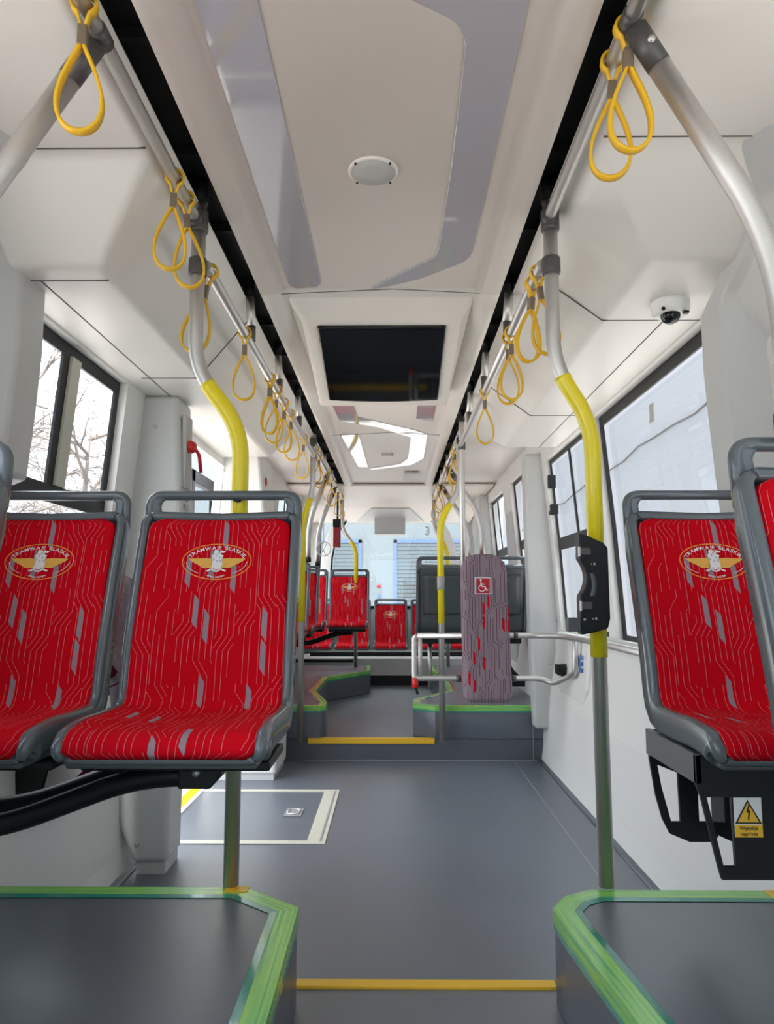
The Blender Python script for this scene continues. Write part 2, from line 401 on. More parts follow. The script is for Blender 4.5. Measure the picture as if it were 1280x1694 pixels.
# coved skirting
def cove(x0, x1, ya, yb, name, sg):
    mb = MB(); n = 8; pts = []
    for i in range(n+1):
        t = i/n; pts.append((x0 + (x1-x0)*math.sin(t*math.pi/2)*1.0, 0.002 + 0.092*(1-math.cos(t*math.pi/2))))
    mb.grid(lambda u, v: V(pts[round(u*n)][0], ya + (yb-ya)*v, pts[round(u*n)][1]), n, 1)
    return struct(mb.build(name, 'floor', solid=0.006, soff=0))
cove(0.985, 1.074, 2.0, 5.2, 'baseboard_right', 1); cove(-1.06, -1.153, 2.0, 3.2, 'baseboard_left', -1)
mb = MB(); mb.box((0.8215, 2.05, 0.0), (0.8265, 5.19, 0.0015)); mb.box((-0.6, 5.188, 0.0), (1.0, 5.196, 0.004)); mb.box((0.955,5.19,0.0),(0.959,5.197,0.24))
struct(mb.build('trim_2', 'seam'))
# door threshold and open doorway
mb = MB(); mb.box((-1.16, 3.32, -0.02), (-1.105, 4.62, 0.004)); mb.box((-1.19, 3.32, -0.05), (-1.15, 4.62, -0.006))
tag(mb.build('door_sill', 'yellow'), 'yellow threshold strip along the open left doorway', 'sill')

# ---- ceiling
def lerp(a, b, t): t = max(0, min(1, t)); return a + (b-a)*t
def ss(t): t = max(0, min(1, t)); return t*t*(3-2*t)
def side_z(x, y, sgn):
    if sgn < 0: lo, xa, xb, ya, yb = 1.98, 0.56, 0.775, 1.71, 1.86
    else: lo, xa, xb, ya, yb = 2.04, 0.45, 0.705, 1.67, 1.95
    c = lerp(2.235, lo, (abs(x)-xa-.03)/(xb-xa-.03)); t = lerp(2.2, lo, (y-ya)/(yb-ya))
    t2 = lerp(lo, 2.24, (y-4.55)/.25) if y > 4 else 0
    return max(c, t, t2)
def side_ceiling(sgn, xi, xo):
    if sgn < 0: lo, xa, xb, ya, yb = 1.98, 0.60, 0.775, 1.70, 1.86
    else: lo, xa, xb, ya, yb = 2.04, 0.50, 0.705, 1.67, 1.95
    yc, yd, zh, zf = 4.55, 4.82, 2.2, 2.235
    P = {}; mb = MB(); V3 = []
    def v(k, x, y, z): P[k] = len(V3); V3.append((x*sgn, y, z))
    v('a', xi, Y0, 2.25); v('b', xi, ya, 2.25); v('c', xi, yd, 2.25); v('d', xi, Y1, 2.25)
    v('a2', xa, Y0, zh); v('b2', xa, ya, zh); v('c2', xa, yd, zf); v('d2', xa, Y1, zf)
    v('e', xo, Y0, zh); v('f', xo, ya, zh); v('g', xo, yb, lo); v('h', xo, yc, lo); v('i', xo, yd, zf); v('j', xo, Y1, zf)
    v('k', xb, yb, lo); v('l', xb, yc, lo)
    F = [('a','a2','b2','b'), ('b','b2','c2','c'), ('c','c2','d2','d'), ('a2','e','f','b2'), ('b2','f','g','k'), ('k','g','h','l'), ('l','h','i','c2'), ('b2','k','l','c2'), ('c2','i','j','d2')]
    fs = [tuple(P[q] for q in f_) for f_ in F]
    if sgn < 0: fs = [tuple(reversed(f_)) for f_ in fs]
    mb.add(V3, fs, 0, True)
    o = mb.build('ceiling', 'ceil_side')
    q = o.modifiers.new('Bevel', 'BEVEL'); q.width = .018; q.segments = 4; q.limit_method = 'ANGLE'; q.angle_limit = math.radians(8)
    return struct(o)
side_ceiling(-1, 0.56, 1.13); side_ceiling(1, 0.45, 1.09)
XL, XR = -0.478, 0.387
def center_z(x):
    d = min(x-XL, XR-x); return 2.205 + 0.026*ss((d-.055)/.035)
def center(ya, yb, name='ceiling'):
    mb = MB(); n = 40
    mb.grid(lambda u, v: V(XL+(XR-XL)*u, lerp(ya, yb, v), center_z(XL+(XR-XL)*u)), n, 1, flip=True)
    mb.grid(lambda u, v: V(XL, lerp(ya, yb, v), 2.212+.12*u), 1, 1, flip=False); mb.grid(lambda u, v: V(XR, lerp(ya, yb, v), 2.212+.12*u), 1, 1)
    return struct(mb.build(name, 'ceil', solid=0.006, soff=0))
center(Y0, 2.565); center(2.569, 7.25)
# roof above everything and the dark slots beside the centre panel
mb = MB(); mb.box((-1.25, Y0-.05, 2.40), (1.2, Y1+.1, 2.46)); struct(mb.build('ceiling', 'slot'))
for xa, xb in ((-0.60, -0.44), (0.35, 0.50)):
    mb = MB(); mb.box((xa, Y0, 2.325), (xb, 7.3, 2.335)); mb.box((xa, Y0, 2.25), (xa+.008, 7.3, 2.33)); mb.box((xb-.008, Y0, 2.25), (xb, 7.3, 2.33))
    for y in [0.6+.42*i for i in range(16)]: mb.box((xa+.008, y, 2.30), (xb-.008, y+.02, 2.327))
    struct(mb.build('trim_3', 'slot'))
# panel joints
def joint(pts, name='trim_4', w=.0022, zoff=-.001):
    mb = MB()
    for a, b in zip(pts, pts[1:]): mb.tube([a, b], w, 6)
    return struct(mb.build(name, 'gap'))
joint([(-0.60, 1.675, 2.2), (-1.12, 1.675, 2.2)]); joint([(0.50, 1.64, 2.2), (1.09, 1.64, 2.2)])
joint([(-0.967, 1.93, 1.98), (-0.967, 3.2, 1.98)]); joint([(0.912, 2.40, 2.04), (0.912, 4.55, 2.04)])
joint([(-0.78, 1.935, 1.98), (-1.12, 1.935, 1.98)]); joint([(0.705, 2.40, 2.04), (1.08, 2.40, 2.04)])
joint([(0.47, 2.40, 2.215), (0.705, 2.40, 2.04)]); joint([(0.705, 3.72, 2.04), (1.08, 3.72, 2.04)])
joint([(0.47, 3.72, 2.215), (0.705, 3.72, 2.04)]); joint([(-0.57, 2.85, 2.23), (-0.775, 2.85, 1.98), (-1.0, 2.85, 1.98)])
joint([(-1.05, 3.9, 1.979), (-0.967, 3.2, 1.98)]) if False else None
joint([(XL+.03, 3.0, 2.204), (XL+.03, 2.62, 2.204), (XL+.06, 2.58, 2.212), (0, 2.575, 2.228), (XR-.06, 2.58, 2.212), (XR-.03, 2.62, 2.204), (XR-.03, 3.0, 2.204)], w=.0014)
joint([(XL, 4.95, 2.204), (0, 4.95, 2.228), (XR, 4.95, 2.204)], w=.0016)
# rear bulkhead of the ceiling
mb = MB()
rows = [(7.25, 2.212), (8.55, 2.20), (8.75, 2.17), (9.5, 2.075), (9.72, 2.075)]
mb.grid(lambda u, v: V(-1.05+2.05*u, rows[round(v*4)][0], rows[round(v*4)][1]), 1, 4, smooth=False, flip=True)
struct(mb.build('ceiling', 'ceil', solid=0.02, soff=0))
mb = MB(); mb.hexa([(-0.46,9.46,2.072),(0.40,9.46,2.072),(0.20,8.75,2.162),(-0.26,8.75,2.162)], [(-0.46,9.46,2.06),(0.40,9.46,2.06),(0.20,8.75,2.15),(-0.26,8.75,2.15)])
struct(mb.build('trim_5', 'pillar', bevel=.004))

# ---- rear wall with window, and the cab end behind the camera
def end_wall(name, y, x0, x1, z0, z1, wx0, wx1, wz0, wz1, sg):
    mb = MB(); a, b = y, y + 0.05*sg
    for q in (((x0, z0), (wx0, z1)), ((wx1, z0), (x1, z1)), ((wx0, z0), (wx1, wz0)), ((wx0, wz1), (wx1, z1))):
        mb.box((q[0][0], a, q[0][1]), (q[1][0], b, q[1][1]))
    return struct(mb.build(name, 'wall'))
end_wall('wall_rear', 9.66, -1.2, 1.15, -.05, 2.4, -0.98, 0.93, 0.95, 2.075, 1)
end_wall('wall_front', -1.72, -1.2, 1.17, -.05, 2.4, -1.0, 0.95, 0.55, 2.15, -1)
def end_window(y, x0, x1, z0, z1, bars):
    wn[0] += 1; mb = MB(); w = .035
    mb.box((x0, y-.02, z0), (x1, y+.02, z0+w)); mb.box((x0, y-.02, z1-w), (x1, y+.02, z1)); mb.box((x0, y-.02, z0), (x0+w, y+.02, z1)); mb.box((x1-w, y-.02, z0), (x1, y+.02, z1))
    o = struct(mb.build('window_%d' % wn[0], 'black'))
    mb = MB(); mb.box((x0+w*.8, y-.003, z0+w*.8), (x1-w*.8, y+.003, z1-w*.8)); mb.build('pane', 'glass', o); return o
end_window(9.66, -0.98, 0.93, 0.95, 2.10, 0); end_window(-1.74, -1.0, .95, .55, 2.15, 0)
# curved corner posts either side of the rear window
for sg, xb, lab in ((-1, -0.80, 'white curved corner post left of the rear window'), (1, 0.70, 'white curved corner post right of the rear window')):
    t = thing('corner_post', (xb, 9.5, NZ), lab, 'pillar')
    mb = MB(); zz = [0.9, 1.3, 1.6, 1.8, 1.95, 2.07]; dx = [0, 0.0, -.02, -.06, -.12, -.20]; rows = []
    for z, d in zip(zz, dx):
        x = xb - sg*d*-1 * -1 if False else xb + sg*(-d)*-1
        rows.append([(x, 9.45, z), (x+sg*.14, 9.45, z), (x+sg*.14, 9.62, z), (x, 9.62, z)] if sg > 0 else [(x-.14, 9.45, z), (x, 9.45, z), (x, 9.62, z), (x-.14, 9.62, z)])
    mb.loft(rows); mb.build('post', 'white', t, bevel=.01)
    mb = MB(); mb.tube([(r[0][0] if sg > 0 else r[1][0], 9.448, r[0][2]) for r in rows], .012, 8); mb.build('rubber_seal', 'black', t)

# ---- raised platforms over the bogies, with protective tape
def platform(label, pts, zb, zt, tape_idx, yellow=None):
    """pts counter-clockwise outline; tape runs along the listed open edge run"""
    t = thing('seat_platform', (sum(p[0] for p in pts)/len(pts), sum(p[1] for p in pts)/len(pts), zb), label, 'platform')
    mb = MB(); mb.prism(pts, 'Z', zb, zt); mb.build('platform_body', 'podium', t, bevel=.006, recalc=True)
    run = [Vector((*pts[i], 0)) for i in tape_idx]
    # centroid for inward direction
    c = Vector((sum(p[0] for p in pts)/len(pts), sum(p[1] for p in pts)/len(pts), 0))
    def offs(d):
        out = []
        for i, p in enumerate(run):
            a = (run[i]-run[i-1]).normalized() if i > 0 else None; b = (run[i+1]-run[i]).normalized() if i < len(run)-1 else None
            n1 = Vector((-a.y, a.x, 0)) if a else None; n2 = Vector((-b.y, b.x, 0)) if b else None
            n_ = (n1+n2).normalized() if (a and b) else (n1 or n2)
            k = 1/max(.5, n_.dot(n2)) if (a and b) else 1
            out.append(p + n_*d*k)
        return out
    mid = run[len(run)//2]; tst = Vector((-(run[1]-run[0]).y, (run[1]-run[0]).x, 0)).normalized()
    # inward side test: point-in-polygon
    def inside(q):
        r = False; n = len(pts)
        for i in range(n):
            (x1, y1), (x2, y2) = pts[i], pts[(i+1) % n]
            if (y1 > q.y) != (y2 > q.y) and q.x < (x2-x1)*(q.y-y1)/(y2-y1)+x1: r = not r
        return r
    s = 1 if inside((run[0]+run[1])/2 + tst*.02) else -1
    def strip(d0, d1, z0, z1, m, name, uvw=0.05):
        A, B = offs(d0*s), offs(d1*s); mb = MB(); vs, uvs, L = [], [], 0
        for i in range(len(run)):
            if i: L += (run[i]-run[i-1]).length
            vs += [(A[i].x, A[i].y, z0), (B[i].x, B[i].y, z1)]; uvs += [(L, 0), (L, uvw)]
        mb.add(vs, [(2*i, 2*i+1, 2*i+3, 2*i+2) for i in range(len(run)-1)], 0, False, uvs); return mb
    strip(-.003, .052, zt+.0025, zt+.0025, 'tape', '').build('protective_tape', 'tape', t, solid=0.001, soff=0)
    strip(-.003, -.003, zt-.028, zt+.003, 'tape', '', .02).build('protective_tape', 'tape', t, solid=0.001, soff=0)
    strip(.046, .064, zt+.0035, zt+.0015, 'tape', '', .02).build('tape_edge', 'tape_teal', t, solid=0.0008, soff=0)
    strip(-.0035, -.002, zt-.042, zt-.026, 'tape', '', .02).build('tape_edge', 'tape_teal', t, solid=0.0008, soff=0)
    if yellow:
        mb = MB(); mb.box((yellow[0], yellow[2], zt+.001), (yellow[1], yellow[3], zt+.0055)); mb.build('yellow_strip', 'nosing', t, bevel=.001)
    return t
pl_nl = [(-1.15, Y0+.02), (-0.225, Y0+.02), (-0.230, 1.45), (-0.234, 1.895), (-0.387, 2.018), (-1.15, 2.018)]
platform('dark grey seat platform at lower left of picture, edged with green tape', pl_nl, NZ, 0.36, [1, 2, 3, 4, 5], (-0.435, -0.375, 1.985, 2.022))
pl_nr = [(1.075, 2.005), (0.507, 2.007), (0.435, 1.965), (0.391, 1.895), (0.398, 1.78), (0.438, 1.414), (0.46, 1.1), (0.46, Y0+.02), (1.075, Y0+.02)]
platform('dark grey seat platform at lower right of picture, edged with green tape', pl_nr, NZ, 0.36, [0, 1, 2, 3, 4, 5, 6, 7], (0.955, 0.985, 1.95, 2.006))
pl_fl = [(-1.17, 5.205), (-0.50, 5.205), (-0.474, 5.24), (-0.474, 5.40), (-0.62, 6.0), (-0.615, 7.0), (-0.235, 7.6), (-0.245, 8.2), (-1.17, 8.2)]
platform('far left grey seat platform with notched edge beyond the doorway', pl_fl, NZ, 0.36, [0, 1, 2, 3, 4, 5, 6, 7])
pl_fr = [(1.10, 5.205), (0.289, 5.205), (0.14, 5.30), (0.155, 5.55), (0.44, 6.05), (0.45, 7.2), (0.39, 7.7), (0.39, 8.2), (1.10, 8.2)]
platform('far right grey seat platform behind the wheelchair pad', pl_fr, NZ, 0.36, [0, 1, 2, 3, 4, 5, 6, 7])
# front faces of the low end risers continue below platforms (trim already built)
# rear bench plinth
t = thing('bench_plinth', (0, 8.9, NZ), 'grey plinth under the rear row of red seats', 'plinth')
mb = MB(); mb.box((-1.1, 8.24, 0.245), (1.05, 9.64, 0.43)); mb.build('panel', 'pillar', t, bevel=.006)
mb = MB(); mb.box((-1.1, 8.25, NZ), (1.05, 9.60, 0.245)); mb.build('kick_board', 'black', t)
mb = MB(); mb.box((-0.95, 8.55, 0.43), (0.95, 8.62, 0.475)); mb.build('seat_rail', 'black', t, bevel=.004)

# ---- pillar covers
def mirror(rows): return [[(-.05-p[0], p[1], p[2]) for p in reversed(r)] for r in rows]
def near_rows(sg):
    rows = []
    for z, xi, ya, rec in (((0.80, 1.03, 2.20, 1), (1.2, 0.985, 2.20, 1)) if sg > 0 else ((0.92, 1.115, 2.20, .1), (1.385, 1.105, 2.20, .1), (1.44, 0.97, 2.20, 1))) + ( (1.62, 0.955, 2.20, 1), (1.80, 0.945, 2.20, .9), (1.90, 0.945, 2.20, .35), (1.97, .945, 2.20, 0), (2.06, 0.94, 2.0, 0), (2.13, .925, 1.95, 0), (2.205, 0.83, 1.69, 0)):
        rows.append([(1.15, ya, z), (xi, ya, z), (xi, ya-.14 if ya > 1.9 else ya-.04, z), (xi+.03+.10*rec, ya-.19 if ya > 1.9 else ya-.1, z), (xi+.05+.12*rec, 1.66-.0, z) if ya > 1.9 else (xi+.06, 1.56, z), (1.15, 1.5, z)])
    return rows
for sg, lab in ((1, 'light grey moulded pillar cover beside the near right seats'), (-1, 'light grey moulded pillar cover at the near left window')):
    r = near_rows(sg)
    if sg < 0: r = mirror([[(p[0], p[1]-(.17 if (p[2] < 2.0) else 0), p[2]) if p[1] > 2.0 else p for p in q] for k, q in enumerate(r)])
    mb = MB(); mb.loft(r, smooth=True); tag(mb.build('pillar_cover', 'pillar', bevel=.012, seg=3, recalc=True), lab, 'pillar')
# pillar between the left window and the doorway
t = thing('door_pillar', (-1.03, 3.2, 0), 'grey pillar between the left window and the open doorway', 'pillar')
mb = MB()
def sec(z, xo, xi, ya, yb): return [(xo, ya, z), (xi, ya, z), (xi, yb, z), (xo, yb, z)]
mb.loft([sec(.045, -1.05, -.912, 3.105, 3.31), sec(.20, -1.12, -.912, 3.10, 3.31), sec(.9, -1.19, -.895, 3.10, 3.31), sec(1.5, -1.16, -.900, 3.10, 3.31), sec(1.98, -1.12, -.925, 3.10, 3.31)])
mb.build('cover', 'pillar', t, bevel=.022, seg=3, recalc=True)
mb = MB(); mb.box((-1.04, 3.12, 0.0), (-.925, 3.30, .05)); mb.build('foot', 'pillar', t)
mb = MB()
for x, z in ((-1.02, 1.84), (-1.035, .12)): mb.lathe([(.009, 0), (.009, -.004), (.004, -.006)], (x, 3.10, z), 12, axis='Y')
mb.build('screw_cap', 'ventm', t)
mb = MB(); mb.box((-.915, 3.13, 1.58), (-.893, 3.22, 1.90)); mb.build('release_plate', 'ventm', t, bevel=.004)
mb = MB(); mb.lathe([(.028, 0), (.03, .012), (.02, .03), (.01, .034)], (-.893, 3.17, 1.765), 16, axis='X'); mb.tube([(-.87, 3.17, 1.76), (-.855, 3.20, 1.74), (-.85, 3.22, 1.66)], .008, 8, fillet=.02)
mb.build('emergency_handle', 'red', t)
mb = MB()
for i, z in enumerate((1.54, 1.50, 1.46)): mb.box((-.902, 3.14, z-.012), (-.893, 3.20, z+.012))
mb.build('instruction_sticker', 'ventm', t)
# white pillar beyond the doorway
t = thing('door_pillar', (-.95, 4.86, 0), 'white pillar beyond the doorway, recessed handle and red button', 'pillar')
mb = MB(); mb.loft([sec(.03, -1.10, -.715, 4.64, 5.08), sec(.25, -1.15, -.715, 4.63, 5.09), sec(.9, -1.18, -.745, 4.63, 5.09), sec(1.5, -1.16, -.80, 4.63, 5.09), sec(2.04, -1.13, -.853, 4.63, 5.09)])
mb.build('cover', 'wall', t, bevel=.02, seg=3, recalc=True)
mb = MB(); mb.box((-1.07, 4.65, 0.0), (-.73, 5.07, .035)); mb.build('foot', 'pillar', t)
mb = MB(); mb.loft([sec(1.15, -1.09, -.93, 4.622, 4.632), sec(1.90, -1.08, -.94, 4.622, 4.632)]); mb.build('recess', 'white', t, bevel=.03, seg=4)
mb = MB(); mb.tube([(-1.02, 4.60, 1.1), (-1.02, 4.60, 1.78), (-1.0, 4.62, 1.84)], .014, 10, fillet=.03); mb.build('grab_bar', 'steel', t)
mb = MB(); mb.tube([(-1.02, 4.60, .75), (-1.02, 4.60, 1.52)], .021, 12); mb.build('yellow_sleeve', 'yellow', t)
mb = MB(); mb.lathe([(.03, 0), (.03, .01), (.022, .016)], (-.842, 4.78, 1.86), 16, axis='X'); mb.box((-.85, 4.76, 1.80), (-.832, 4.80, 1.86)); mb.build('red_button', 'red', t, bevel=.006)
mb = MB(); mb.box((-.83, 4.95, 1.55), (-.805, 5.0, 1.60)); mb.build('sticker', 'ventm', t)
# far right pillar
t = thing('wall_pillar', (1.03, 5.12, .24), 'pale grey pillar beside the wheelchair pad, right wall', 'pillar')
mb = MB(); mb.loft([sec(.235, .947, 1.11, 5.06, 5.195), sec(.9, .93, 1.17, 5.05, 5.20), sec(1.5, .92, 1.15, 5.05, 5.20), sec(2.10, .912, 1.10, 5.05, 5.20)])
mb.build('cover', 'pillar', t, bevel=.02, seg=3, recalc=True)
mb = MB(); mb.lathe([(.007, 0), (.007, -.004)], (1.06, 5.05, .66), 10, axis='Y'); mb.lathe([(.007, 0), (.007, -.004)], (1.11, 5.05, .95), 10, axis='Y'); mb.build('screw_cap', 'ventm', t)
for sg, ya, yb, xi, lab in ((1, 6.44, 6.82, 1.045, 'pale pillar between the two far right windows'), (1, 7.88, 8.5, .93, 'grey curved pillar cover in the far right corner'), (-1, 6.44, 6.82, 1.07, 'pale pillar between the two far left windows'), (-1, 7.88, 8.5, .97, 'grey pillar cover in the far left corner')):
    mb = MB(); mb.loft([sec(z, sg*(xi+d), sg*1.13, ya, yb) for z, d in ((.4, .02 if xi > 1 else .09), (1.2, .02 if xi > 1 else .06), (1.5, .01 if xi > 1 else .03), (1.7, 0), (2.24, 0))])
    tag(mb.build('pillar_cover', 'pillar', bevel=.02, seg=3, recalc=True), lab, 'pillar')

# ---- centre ceiling details
def flat_strip(pts, label, z=2.224):
    mb = MB(); mb.prism(pts, 'Z', z, z+.008)
    return tag(mb.build('ceiling_inlay', 'strip', bevel=.0015, recalc=True), label, 'ceiling panel')
def arc(cx, cy, rx, ry, a0, a1, n=8): return [(cx+rx*math.cos(math.radians(a0+(a1-a0)*i/n)), cy+ry*math.sin(math.radians(a0+(a1-a0)*i/n))) for i in range(n+1)]
flat_strip([(-.372, -.6), (-.248, -.6)] + arc(-.285, 2.49, .03, .06, 0, 90) + arc(-.342, 2.51, .03, .05, 90, 180), 'straight glossy grey ceiling inlay left of the near speaker')
outer = [(-.30, .98), (.0, 1.07), (.13, 1.12)] + arc(.165, 1.27, .09, .12, -70, 0, 5) + [(.258, 2.0), (.256, 2.2)] + arc(.21, 2.27, .046, .10, 0, 60, 4) + [(.10, 2.48), (-.02, 2.55), (-.078, 2.565)]
inner = [(-.02, 2.49), (.08, 2.38)] + arc(.11, 2.24, .038, .10, 60, 0, 4) + [(.152, 1.8), (.148, 1.42)] + arc(.09, 1.40, .058, .10, 0, -70, 5) + [(0, 1.24), (-.28, 1.14)]
flat_strip(outer + inner, 'curved glossy grey ceiling band right of the near speaker')
flat_strip([(-.362, 4.0), (-.235, 4.0), (-.235, 4.5), (-.05, 4.8), (.12, 5.05), (.145, 5.8), (.25, 6.3), (.255, 4.95), (.0, 4.72), (-.2, 4.5), (-.3, 4.42)][:0] or [(-.362, 4.05), (-.235, 4.05), (-.22, 4.5), (.14, 4.86), (.24, 5.0), (.25, 5.9), (.16, 6.2), (-.05, 6.35), (-.19, 6.45), (-.20, 6.38), (.06, 6.15), (.12, 5.9), (.125, 5.1), (-.1, 4.78), (-.34, 4.6)], 'far zigzag glossy ceiling inlay beyond the screen')
flat_strip([(-.362, 5.0), (-.235, 5.0), (-.215, 6.3), (-.30, 6.3)], 'short glossy ceiling inlay far left beyond the screen')
flat_strip([(.145, 4.05), (.255, 4.05), (.255, 4.62), (.145, 4.55)], 'small glossy ceiling inlay far right behind the screen')
for (x, y, r), lab in (((-.051, 1.823, .058), 'round grey ceiling speaker in front of the screen'), ((-.046, 5.71, .05), 'far round ceiling speaker beyond the screen')):
    t = thing('ceiling_speaker', (x, y, 2.23), lab, 'speaker', 'ceiling speakers')
    mb = MB(); mb.lathe([(r*1.14, .0), (r*1.14, -.004), (r*1.05, -.007), (r*1.0, -.006)], (x, y, 2.228), 40); mb.build('rim', 'ceil', t)
    mb = MB(); mb.lathe([(r*.99, 0), (r*.99, -.007), (r*.4, -.008)], (x, y, 2.227), 40); mb.build('grille', 'ventm', t)
    for k in range(4): mb = MB(); a = math.radians(45+90*k); mb.lathe([(.003, 0), (.003, -.009)], (x+r*1.08*math.cos(a), y+r*1.08*math.sin(a), 2.227), 8); mb.build('screw', 'black', t)
# screen housing
t = thing('ceiling_screen', (-.045, 3.1, 2.05), 'black ceiling mounted information screen in cream housing', 'screen')
mb = MB(); y0_, y1_ = 2.66, 3.56
mb.loft([[(-.40, 2.64, 2.232), (.31, 2.64, 2.232), (.31, 3.9, 2.232), (-.40, 3.9, 2.232)], [(-.375, 2.70, 2.207), (.285, 2.70, 2.207), (.285, 3.80, 2.16), (-.375, 3.80, 2.16)], [(-.345, 2.80, 2.188), (.255, 2.80, 2.188), (.258, 3.45, 2.022), (-.348, 3.45, 2.022)]])
mb.build('housing', 'ceil', t, bevel=.012, seg=3, recalc=True)
def scr(x, v, d=0): # on sloping face
    p = V(x, lerp(2.80, 3.45, v), lerp(2.188, 2.022, v)); return p + V(0, -.2474, -.9689)*d
mb = MB(); n = 16; bo = []; 
o2 = [(-.30, .03), (.212, .03), (.212, .90)] + [(.212-.512*i/8, .90+.022*math.sin(math.pi*i/8)) for i in range(1, 8)] + [(-.30, .90)]
mb.hexa([scr(x, v, .010) for x, v in o2], [scr(x, v, -.004) for x, v in o2]); mb.build('bezel', 'blackgloss', t, bevel=.006, seg=3, recalc=True)
mb = MB(); o3 = [(-.289, .05), (.201, .05), (.201, .885), (-.289, .885)]; mb.hexa([scr(x, v, .0115) for x, v in o3], [scr(x, v, .0) for x, v in o3]); mb.build('screen_glass', 'screen', t, recalc=True)
# small fire detector / box near the end of the ceiling
mb = MB(); mb.box((.10, 6.55, 2.205), (.24, 6.95, 2.226)); tag(mb.build('ceiling_hatch', 'pillar', bevel=.004), 'small grey hatch at the far end of the ceiling', 'hatch')
# header box in the rear window
mb = MB(); mb.box((-.235, 9.25, 1.885), (.155, 9.45, 2.12)); tag(mb.build('header_box', 'pillar', bevel=.008), 'grey box hanging at the top of the rear window', 'box')
# dome camera
t = thing('dome_camera', (.875, 2.247, 2.04), 'small white dome security camera on the right side ceiling', 'camera')
mb = MB(); mb.lathe([(.058, 0), (.060, -.012), (.057, -.035), (.046, -.044), (.03, -.046)], (.875, 2.247, 2.04), 36); mb.build('base', 'white', t)
mb = MB(); mb.lathe([(.030, .002), (.029, -.012), (.022, -.024), (.010, -.030), (.003, -.031)], (.870, 2.235, 1.996), 28); mb.build('lens_dome', 'blackgloss', t)
mb = MB(); mb.lathe([(.006, 0), (.006, -.004)], (.835, 2.20, 2.0), 10, axis='Y'); mb.build('sensor', 'black', t); mb = MB(); mb.box((.90, 2.20, 1.995), (.915, 2.215, 1.988)); mb.build('sensor', 'black', t)

# ================================================================== HANDRAILS
RX = {-1: -.562, 1: .455}
def rail_system(sg):
    side = 'left' if sg < 0 else 'right'; x = RX[sg]; xn = {-1: -.565, 1: .447}[sg]; xf = {-1: -.54, 1: .43}[sg]
    t = thing('overhead_rail', (x, 2.0, 2.17), 'near length of steel handrail under the ceiling, %s side' % side, 'handrail')
    mb = MB(); mb.tube([(xn, Y0+.05, 2.195), (xn, 2.03, 2.195)], .0155, 16); mb.build('rail', 'steel', t)
    for y in (-.9, .3):
        mb = MB(); mb.tube([(xn, y, 2.195), (x, y, 2.33)], .016, 14); mb.build('hanger', 'steel', t)
    t = thing('overhead_rail', (xf, 3.5, 2.07), 'lowered middle length of steel handrail over the doorway, %s side' % side, 'handrail')
    mb = MB(); mb.tube([(xf, 2.04, 2.07), (xf, 4.95 if sg < 0 else 4.78, 2.07)], .0155, 16); mb.build('rail', 'steel', t)
    for y in ((2.72, 3.42, 4.15) if sg < 0 else (2.68, 3.38, 4.06)):
        mb = MB(); mb.tube([(xf, y, 2.085), (xf, y, 2.145)], .016, 14); h = mb.build('hanger_joint', 'steel_joint', t)
        mb = MB(); mb.tube([(xf, y, 2.142), (xf-.01 if sg<0 else xf+.01, y, 2.262)], .0175, 16); mb.build('hanger', 'steel', t)
        mb = MB(); mb.tube([(xf-.01 if sg<0 else xf+.01, y, 2.258), (xf-.01 if sg<0 else xf+.01, y, 2.33)], .019, 14); mb.build('sleeve', 'black', t)
    x3 = {-1: -.555, 1: .445}[sg]
    t = thing('overhead_rail', (x3, 6.5, 2.17), 'far length of steel handrail beyond the doorway, %s side' % side, 'handrail')
    mb = MB(); mb.tube([(x3, 5.12, 2.17), (x3, 8.02, 2.17)], .016, 14); mb.build('rail', 'steel', t)
    for y in (5.9, 6.6, 7.3):
        mb = MB(); mb.tube([(x3, y, 2.17), (x3, y, 2.25)], .015, 12); mb.build('hanger', 'steel', t)
for sg in (-1, 1): rail_system(sg)
def pole(label, path, yz, base=True, joints=(), top=True, r=.0205, fillet=.09, ytop=None, ext=None):
    """bent vertical grab pole; yellow sleeve over heights yz"""
    P = fil(path, fillet, 8); t = thing('grab_pole', tuple(path[-1]), label, 'pole')
    mb = MB(); mb.tube(P, r, 20); mb.build('tube', 'steel', t)
    if yz:
        Q = [p for p in P if yz[0] <= p.z <= yz[1]]
        def at(z):
            for a, b in zip(P, P[1:]):
                if (a.z-z)*(b.z-z) <= 0 and abs(a.z-b.z) > 1e-6: return a + (b-a)*((a.z-z)/(a.z-b.z))
            return P[-1]
        Q = [at(yz[1])] + Q + [at(yz[0])]
        Q = [q for i, q in enumerate(Q) if i == 0 or (q-Q[i-1]).length > 1e-4]
        mb = MB(); mb.tube(Q, r+.0025, 22); mb.build('yellow_sleeve', 'yellow', t)
    for z0, z1, dr in joints:
        x, y = path[0][0], path[0][1]
        mb = MB(); mb.tube([(x, y, z0), (x, y, z0+.005), (x, y, z1-.005), (x, y, z1)], [r+dr-.002, r+dr, r+dr, r+dr-.002], 20); mb.build('joint', 'steel_joint', t, )
    if top:
        x, y = path[0][0], path[0][1]
        mb = MB(); mb.tube([(x, y, path[0][2]-.001), (x, y, path[0][2]-.075)], r+.004, 18); mb.build('ceiling_sleeve', 'black', t)
    return t
J = [(2.165, 2.23, .006), (2.035, 2.085, .006)]
def tee(t, x, y, z, sg, dx):
    mb = MB(); mb.tube([(x, y-.035, z), (x, y+.0, z)], .021, 16); mb.build('tee_joint', 'steel_joint', t)
lp = pole('bent grab pole behind the near left seat, yellow middle', [(-.562, 2.03, 2.33), (-.562, 2.03, 1.76), (-.426, 2.03, 1.585), (-.426, 2.03, .365)], (.95, 1.715), joints=J)
rp_ = pole('bent grab pole holding the black ticket device, yellow middle', [(.455, 2.03, 2.33), (.455, 2.03, 1.765), (.557, 2.03, 1.60), (.557, 2.03, .365)], (.955, 1.735), joints=J)
